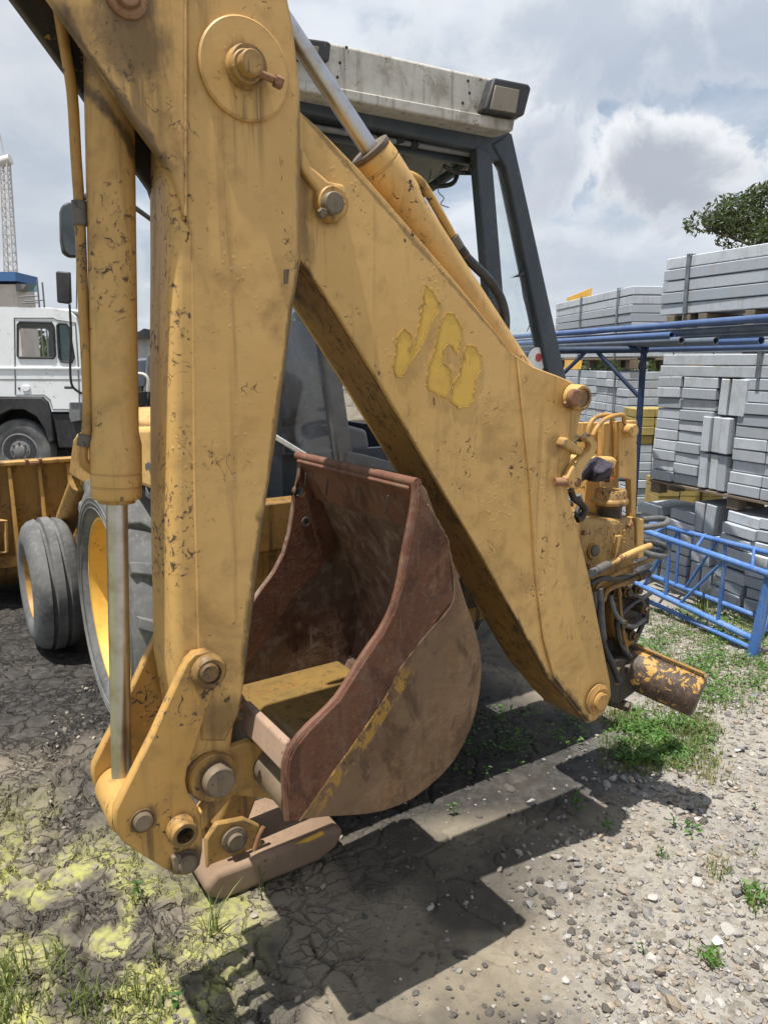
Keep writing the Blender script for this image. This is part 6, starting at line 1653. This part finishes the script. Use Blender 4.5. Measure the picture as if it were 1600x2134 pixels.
# ---------------------------------------------------------------- gravel, clinker, stones
def ico(seed):
    bm = bmesh.new(); bmesh.ops.create_icosphere(bm, subdivisions=2 if seed < 0 else 1, radius=1)
    rs_ = np.random.RandomState(abs(seed))
    V = np.array([v.co[:] for v in bm.verts]); F = np.array([[v.index for v in f.verts] for f in bm.faces]); bm.free()
    V = V * (1 + 0.28 * (rs_.rand(len(V), 1) - 0.5)) * np.array([1, 0.65 + 0.35 * rs_.rand(), 0.45 + 0.3 * rs_.rand()])
    for _ in range(3):                                   # flat broken faces
        nrm = rs_.normal(size=3); nrm /= np.linalg.norm(nrm); d = V @ nrm; lim = 0.45 + 0.2 * rs_.rand()
        V = V - np.outer(np.maximum(d - lim, 0), nrm)
    return V, F
ICO = [ico(i + 1) for i in range(8)]

def scatter(name, n, dens, size, tones, mat, label, seed, box, bury=0.25):
    rs_ = np.random.RandomState(seed)
    X = rs_.uniform(box[0], box[1], n * 12); Y = box[2] + (box[3] - box[2]) * rs_.rand(n * 12) ** 1.6
    keep = rs_.rand(n * 12) < dens(X, Y)
    X, Y = X[keep][:n], Y[keep][:n]; n = len(X)
    Z = ground_fields(X, Y)[0] - 0.004
    S = np.clip(np.exp(rs_.normal(math.log(size), 0.5, n)), size * 0.35, size * 3.2)
    Vs, Fs, Ts = [], [], []; base = 0
    for i in range(n):
        V, F = ICO[rs_.randint(8)]
        a = rs_.rand() * 6.283; c_, s_ = math.cos(a), math.sin(a)
        tl_ = rs_.uniform(-0.5, 0.5)
        v = V * S[i]
        v = np.stack([v[:, 0] * c_ - v[:, 1] * s_, v[:, 0] * s_ + v[:, 1] * c_, v[:, 2] + tl_ * v[:, 0]], 1)
        v += np.array([X[i], Y[i], Z[i] + S[i] * (0.5 - bury)])
        Vs.append(v); Fs.append(F + base); base += len(V)
        t = np.array(tones[rs_.randint(len(tones))]) * rs_.uniform(0.75, 1.2)
        Ts.append(np.repeat(np.append(t, 1)[None], len(V), 0))
    o = np_mesh(name, np.concatenate(Vs), np.concatenate(Fs), mat, {'tone': ('FLOAT_COLOR', np.concatenate(Ts))}, smooth=False)
    tag(o, label, name, kind='stuff')
    return o
GREY = [(0.27, 0.255, 0.235), (0.21, 0.20, 0.195), (0.31, 0.285, 0.25), (0.25, 0.21, 0.17), (0.165, 0.16, 0.157), (0.35, 0.33, 0.305), (0.28, 0.23, 0.175)]
DARKT = [(0.07, 0.064, 0.06), (0.10, 0.09, 0.082), (0.13, 0.115, 0.10), (0.055, 0.05, 0.048)]
gmask = lambda x, y: np.clip(ground_fields(x, y)[3] * (0.45 + 0.9 * fbm(x * 2.2, y * 2.2, 17, 3)), 0, 1)
scatter('gravel', 9500, gmask, 0.0092, GREY, 'gravel_stone', 'pale broken gravel scattered over the ground at the right', 1, (0.0, 2.9, 1.5, 5.2))
scatter('gravel_chips', 6500, lambda x, y: 0.06 + 0.9 * gmask(x, y), 0.0055, GREY + DARKT[2:3], 'gravel_stone', 'fine grey chippings over the bare ground', 2, (-0.6, 2.6, 1.35, 4.2))
clk = lambda x, y: np.clip(sm(x, -0.3, 0.2) * (1 - sm(x, 0.9, 1.6)) * sm(fbm(x * 3, y * 3, 23, 4), 0.42, 0.62), 0, 1)
scatter('clinker', 1300, clk, 0.0052, DARKT, 'gravel_stone', 'small dark clinker bits trodden into the ground before the bucket', 3, (-0.4, 1.6, 1.4, 3.6), 0.3)
scatter('soil_crumbs', 1600, lambda x, y: sm(-x, 0.1, 0.5) * sm(fbm(x * 3, y * 3, 29, 4), 0.45, 0.6), 0.006, [(0.20, 0.175, 0.14), (0.27, 0.235, 0.185), (0.10, 0.09, 0.08)], 'gravel_stone', 'crumbs of dry mud on the cracked ground at the left', 4, (-1.7, 0.1, 1.4, 4.0))

stone_px = [(960, 1992, 17), (1125, 1835, 10), (1110, 1862, 12), (1130, 1870, 9), (1148, 1880, 14), (1140, 1892, 12), (1197, 1832, 10), (1200, 1858, 12), (1245, 1808, 9), (1310, 1765, 11), (1190, 1922, 10), (1190, 1942, 12), (1187, 1965, 11), (1222, 1948, 11),
            (1320, 1912, 11), (1242, 1995, 9), (1218, 2000, 8), (1272, 2050, 14), (1288, 2070, 16), (1262, 2105, 15), (1310, 2045, 11), (1020, 2108, 12), (1045, 2112, 10), (1010, 2096, 7), (1130, 2120, 10), (900, 1990, 7), (935, 2060, 8), (1010, 2010, 8),
            (1075, 1985, 6), (1130, 2015, 9), (1400, 1970, 10), (1060, 1820, 7), (1075, 1832, 6), (1000, 1701, 8), (1225, 1668, 8), (1200, 1575, 8), (1235, 1582, 9), (1285, 1585, 7), (1155, 1600, 6), (1065, 1645, 12), (1055, 1635, 10), (1440, 1715, 12), (1465, 1718, 11), (1345, 2120, 9)]
smesh = []
for i in range(5):
    V, F = ico(-(i + 3)); me = bpy.data.meshes.new('stone'); me.from_pydata([tuple(v) for v in V], [], [tuple(f) for f in F])
    for p in me.polygons: p.use_smooth = True
    me.set_sharp_from_angle(angle=math.radians(25)); me.materials.append(MATS['dark_stone']); smesh.append(me)
rr = random.Random(11)
for i, (x, y, s) in enumerate(stone_px):
    p = Gd(x, y); o = bpy.data.objects.new('stone', smesh[i % 5]); COL.objects.link(o)
    sc_ = s * (p.y * _c + CAM_H * _s) / FPX
    o.scale = (sc_, sc_, sc_ * 0.8); o.rotation_euler = (rr.uniform(-.3, .3), rr.uniform(-.3, .3), rr.uniform(0, 6.28))
    o.location = (p.x, p.y, gh(p.x, p.y) + sc_ * 0.22)
    zone = ('dark stone in the boom shadow below the kingpost' if y < 1690 else 'dark stone by the shadow tip of the swing ram' if x > 1400 and y < 1730 else
            'dark stone in the clump on sunlit soil just right of the bucket shadow' if y < 1905 and x < 1215 else 'dark stone among the upper scatter between shadow and gravel' if y < 1905 else
            'largest dark stone, alone in the lower ground left of the others' if i == 0 else 'dark stone in the short column below the clump beside the shadow corner' if y < 1970 and x < 1240 else
            'dark stone at the inner edge of the pale gravel' if x > 1300 else 'dark stone in the low cluster near the bottom edge' if x > 1200 else 'small dark stone on bare soil near the bottom edge')
    tag(o, zone, 'stone', 'loose dark stones: ' + zone)
pale = [(1450, 1843, 15, 'white quartz stone on the gravel below the swing ram'), (1360, 1875, 14, 'pale rounded grey stone at the edge of the gravel'), (1358, 2008, 14, 'pale tan stone near the bottom of the gravel'), (1520, 1945, 19, 'large pale grey angular rock at the right edge of the gravel'), (1497, 2095, 15, 'blue-grey angular rock at the lower right')]
MATS['pale_stone'] = simple('pale_stone', (0.38, 0.365, 0.34), 0.85, var=0.2, scale=12, bump=0.4)
for i, (x, y, s, lb) in enumerate(pale):
    p = Gd(x, y); me = smesh[i % 5].copy(); me.materials[0] = MATS['pale_stone']; o = bpy.data.objects.new('stone', me); COL.objects.link(o)
    sc_ = s * (p.y * _c + CAM_H * _s) / FPX
    o.scale = (sc_, sc_, sc_ * 0.85); o.rotation_euler = (rr.uniform(-.3, .3), rr.uniform(-.3, .3), rr.uniform(0, 6.28)); o.location = (p.x, p.y, gh(p.x, p.y) + sc_ * 0.25)
    tag(o, lb, 'stone')

# ---------------------------------------------------------------- grass and weeds
def blades(name, spots, label, mat, seed):
    """spots: (px, py, radius_m, count, height)"""
    rs_ = np.random.RandomState(seed); Vs, Fs, Ts = [], [], []; b = 0
    for x, y, rad, cnt, h in spots:
        c = Gd(x, y)
        a = rs_.rand(cnt) * 6.283; r_ = rad * np.sqrt(rs_.rand(cnt))
        X, Y = c.x + r_ * np.cos(a), c.y + r_ * np.sin(a); Z = ground_fields(X, Y)[0] - 0.006
        for i in range(cnt):
            d = rs_.rand() * 6.283; L = h * rs_.uniform(0.45, 1.2); ben = rs_.uniform(0.15, 0.85) * L; w = rs_.uniform(0.0012, 0.0028) * (0.7 + h * 6)
            dx, dy = math.cos(d), math.sin(d); px_, py_ = -dy * w, dx * w
            P0 = np.array([X[i], Y[i], Z[i]])
            for t in (0, 0.45, 0.8):
                q = P0 + np.array([dx * ben * t * t, dy * ben * t * t, L * t * (1 - 0.25 * t)]); k = 1 - 0.55 * t
                Vs += [q + np.array([px_ * k, py_ * k, 0]), q - np.array([px_ * k, py_ * k, 0])]
            q = P0 + np.array([dx * ben, dy * ben, L * 0.75]); Vs += [q, q]
            Fs += [[b, b + 1, b + 3, b + 2], [b + 2, b + 3, b + 5, b + 4], [b + 4, b + 5, b + 7, b + 6]]; b += 8
            Ts += [rs_.rand()] * 8
    o = np_mesh(name, np.array(Vs), np.array(Fs), mat, {'tone': ('FLOAT', np.array(Ts))}, smooth=True)
    tag(o, label, 'grass', kind='stuff'); return o
rs0 = np.random.RandomState(77)
sp1 = [(rs0.uniform(-40, 200), rs0.uniform(2000, 2160), 0.07, 14, 0.095) for _ in range(18)] + [(rs0.uniform(150, 330), rs0.uniform(2050, 2150), 0.05, 22, 0.06) for _ in range(12)]
sp1 += [(440, 1945, 0.02, 12, 0.14), (545, 1870, 0.015, 7, 0.15), (325, 2000, 0.03, 12, 0.08), (120, 1990, 0.03, 14, 0.09), (290, 1880, 0.02, 8, 0.08)]
blades('grass', sp1, 'thin green grass tufts over the algae-stained mud at the lower left', 'grass_blade', 5)
sp2 = [(rs0.uniform(1270, 1480), rs0.uniform(1480, 1610), 0.07, 46, 0.055) for _ in range(60)] + [(rs0.uniform(1340, 1640), rs0.uniform(1265, 1480), 0.10, 34, 0.04) for _ in range(110)]
sp2 += [(1575, 1870, 0.05, 50, 0.06), (1590, 1900, 0.05, 50, 0.06), (1480, 2010, 0.03, 24, 0.05), (1445, 1990, 0.03, 14, 0.05), (1460, 1268, 0.04, 30, 0.22), (1475, 1290, 0.03, 20, 0.15), (1500, 1830, 0.04, 20, 0.05), (1565, 1780, 0.03, 14, 0.04), (1380, 1790, 0.03, 20, 0.04)]
blades('grass', sp2, 'patchy green grass under the swing ram and round the blue girder', 'grass_blade', 6)
sp3 = [(rs0.uniform(1400, 1520), rs0.uniform(1590, 1640), 0.05, 20, 0.05) for _ in range(8)] + [(1490, 1810, 0.05, 34, 0.06), (440, 1950, 0.04, 10, 0.1)] + [(rs0.uniform(1340, 1600), rs0.uniform(1300, 1480), 0.08, 10, 0.04) for _ in range(40)]
blades('dry_grass', sp3, 'dry straw-coloured grass at the edge of the gravel', 'dry_blade', 7)

def cover(name, spots, label, seed, leaf):
    rs_ = np.random.RandomState(seed); C = []
    for x, y, rad, cnt, h in spots:
        c = Gd(x, y); a = rs_.rand(cnt) * 6.283; r_ = rad * np.sqrt(rs_.rand(cnt)); X, Y = c.x + r_ * np.cos(a), c.y + r_ * np.sin(a)
        C.append(np.stack([X, Y, ground_fields(X, Y)[0] + h * rs_.rand(cnt)], 1))
    C = np.concatenate(C); n = len(C)
    a = rs_.normal(size=(n, 3)) * np.array([1, 1, 0.45]); a /= np.linalg.norm(a, axis=1)[:, None]
    b = np.cross(a, np.array([0, 0, 1]) + 0.5 * rs_.normal(size=(n, 3))); b /= np.linalg.norm(b, axis=1)[:, None]
    s = leaf * (0.5 + rs_.rand(n))[:, None]
    V = np.stack([C - a * s, C + b * s * 0.42, C + a * s, C - b * s * 0.42], 1).reshape(-1, 3)
    o = np_mesh(name, V, np.arange(4 * n).reshape(n, 4), 'weed_leaf', {'tone': ('FLOAT', np.repeat(rs_.rand(n), 4))}, smooth=False)
    tag(o, label, 'ground cover', kind='stuff'); return o
cv = [(rs0.uniform(1280, 1470), rs0.uniform(1490, 1600), 0.07, 60, 0.045) for _ in range(40)] + [(rs0.uniform(1340, 1640), rs0.uniform(1265, 1460), 0.10, 55, 0.03) for _ in range(90)]
cv += [(rs0.uniform(1030, 1250), rs0.uniform(1480, 1560), 0.07, 30, 0.04) for _ in range(14)] + [(1575, 1880, 0.05, 60, 0.05), (1480, 2010, 0.04, 50, 0.04), (1440, 1740, 0.04, 20, 0.03)] + [(rs0.uniform(960, 1120), rs0.uniform(1500, 1620), 0.06, 14, 0.03) for _ in range(10)]
cover('ground_cover', cv, 'low leafy weeds creeping round the girder and under the swing ram', 9, 0.011)

def weed(x, y, h, n, label, seed):
    r = random.Random(seed); p = Gd(x, y); z = gh(p.x, p.y)
    o = empty('weed', (p.x, p.y, z)); tag(o, label, 'weed', 'small green weeds')
    lean = Vector((r.uniform(-.2, .2), r.uniform(-.2, .2), 1)) * h
    MB().tube([(0, 0, -0.005), lean * 0.5 + Vector((0.004, 0, 0)), lean], 0.0016, 6).build('stem', 'weed_leaf', o)
    for k in range(n):
        t = 0.25 + 0.75 * k / max(1, n - 1); a = 2.4 * k + r.uniform(-.4, .4); L = h * r.uniform(0.35, 0.6)
        b = lean * t; d = Vector((math.cos(a), math.sin(a), r.uniform(0.1, 0.7))).normalized(); s = d.cross(Vector((0, 0, 1))).normalized() * L * 0.22
        up_ = Vector((0, 0, 1)) * L * 0.10
        vs = [b, b + d * L * 0.4 + s - up_ * 0.3, b + d * L * 0.45 + up_, b + d * L * 0.4 - s - up_ * 0.3, b + d * L - up_ * 2]
        MB().add(vs, [(0, 1, 2), (0, 2, 3), (1, 4, 2), (2, 4, 3)]).build('leaf', 'weed_leaf', o)
    return o
weed(945, 1700, 0.055, 6, 'small bright green weed in the sunlit strip of ground below the bucket', 1)
weed(1010, 1625, 0.06, 6, 'thin weed standing in the shade right of the bucket', 2)
weed(1200, 1695, 0.085, 9, 'leafy weed in the boom shadow, tallest of the weeds there', 3)
weed(1265, 1735, 0.06, 8, 'bright weed at the sunlit edge of the boom shadow', 4)
weed(1400, 1728, 0.05, 7, 'small weed beside the shadow of the swing ram', 5)
weed(365, 2095, 0.065, 5, 'broad-leaved weed among the cracked mud at the bottom left', 6)
weed(290, 1870, 0.07, 6, 'slender pale weed on the algae-stained mud', 7)
weed(1338, 1995, 0.035, 5, 'tiny green seedling low in the gravel', 8)
weed(1375, 1790, 0.04, 7, 'low weed on bare soil between shadow and gravel', 9)
weed(1570, 1690, 0.035, 6, 'small weed in the gravel at the right edge', 10)

def litter_piece(x, y, pts, label, mat='litter'):
    p = Gd(x, y); z = gh(p.x, p.y) + 0.004
    o = MB().add([(a, b, c) for a, b, c in pts], [tuple(range(len(pts)))]).build('litter', mat, None); o.location = (p.x, p.y, z + 0.01)
    sd = o.modifiers.new('thick', 'SOLIDIFY'); sd.thickness = 0.0012
    tag(o, label, 'litter', 'scraps of litter')
litter_piece(1493, 1975, [(-0.016, -0.012, 0), (0.012, -0.014, 0.012), (0.018, 0.004, 0.006), (0.004, 0.016, 0.014), (-0.014, 0.010, 0.002)], 'crumpled white paper scrap on the gravel at the lower right')
litter_piece(1536, 1568, [(-0.014, -0.005, 0), (0.012, -0.008, 0.004), (0.016, 0.005, 0.002), (-0.010, 0.007, 0.004)], 'pale blue-white plastic scrap on the gravel beyond the swing ram')

# far-off belt of trees that closes the yard
rt = random.Random(31)
cs, rs_l = [], []
for k in range(150):
    a = math.radians(rt.uniform(-75, 75)); d_ = rt.uniform(78, 100)
    cs.append((math.sin(a) * d_, math.cos(a) * d_, rt.uniform(0.8, 3.2))); rs_l.append(rt.uniform(2.2, 4.2))
tbelt = leaf_cloud('treeline', cs, rs_l, 130, 0.55, 'tree_leaf', None, (0, 0, 0), 12, 0.75)
tag(tbelt, 'far-off dark belt of trees along the horizon', 'trees', kind='stuff')
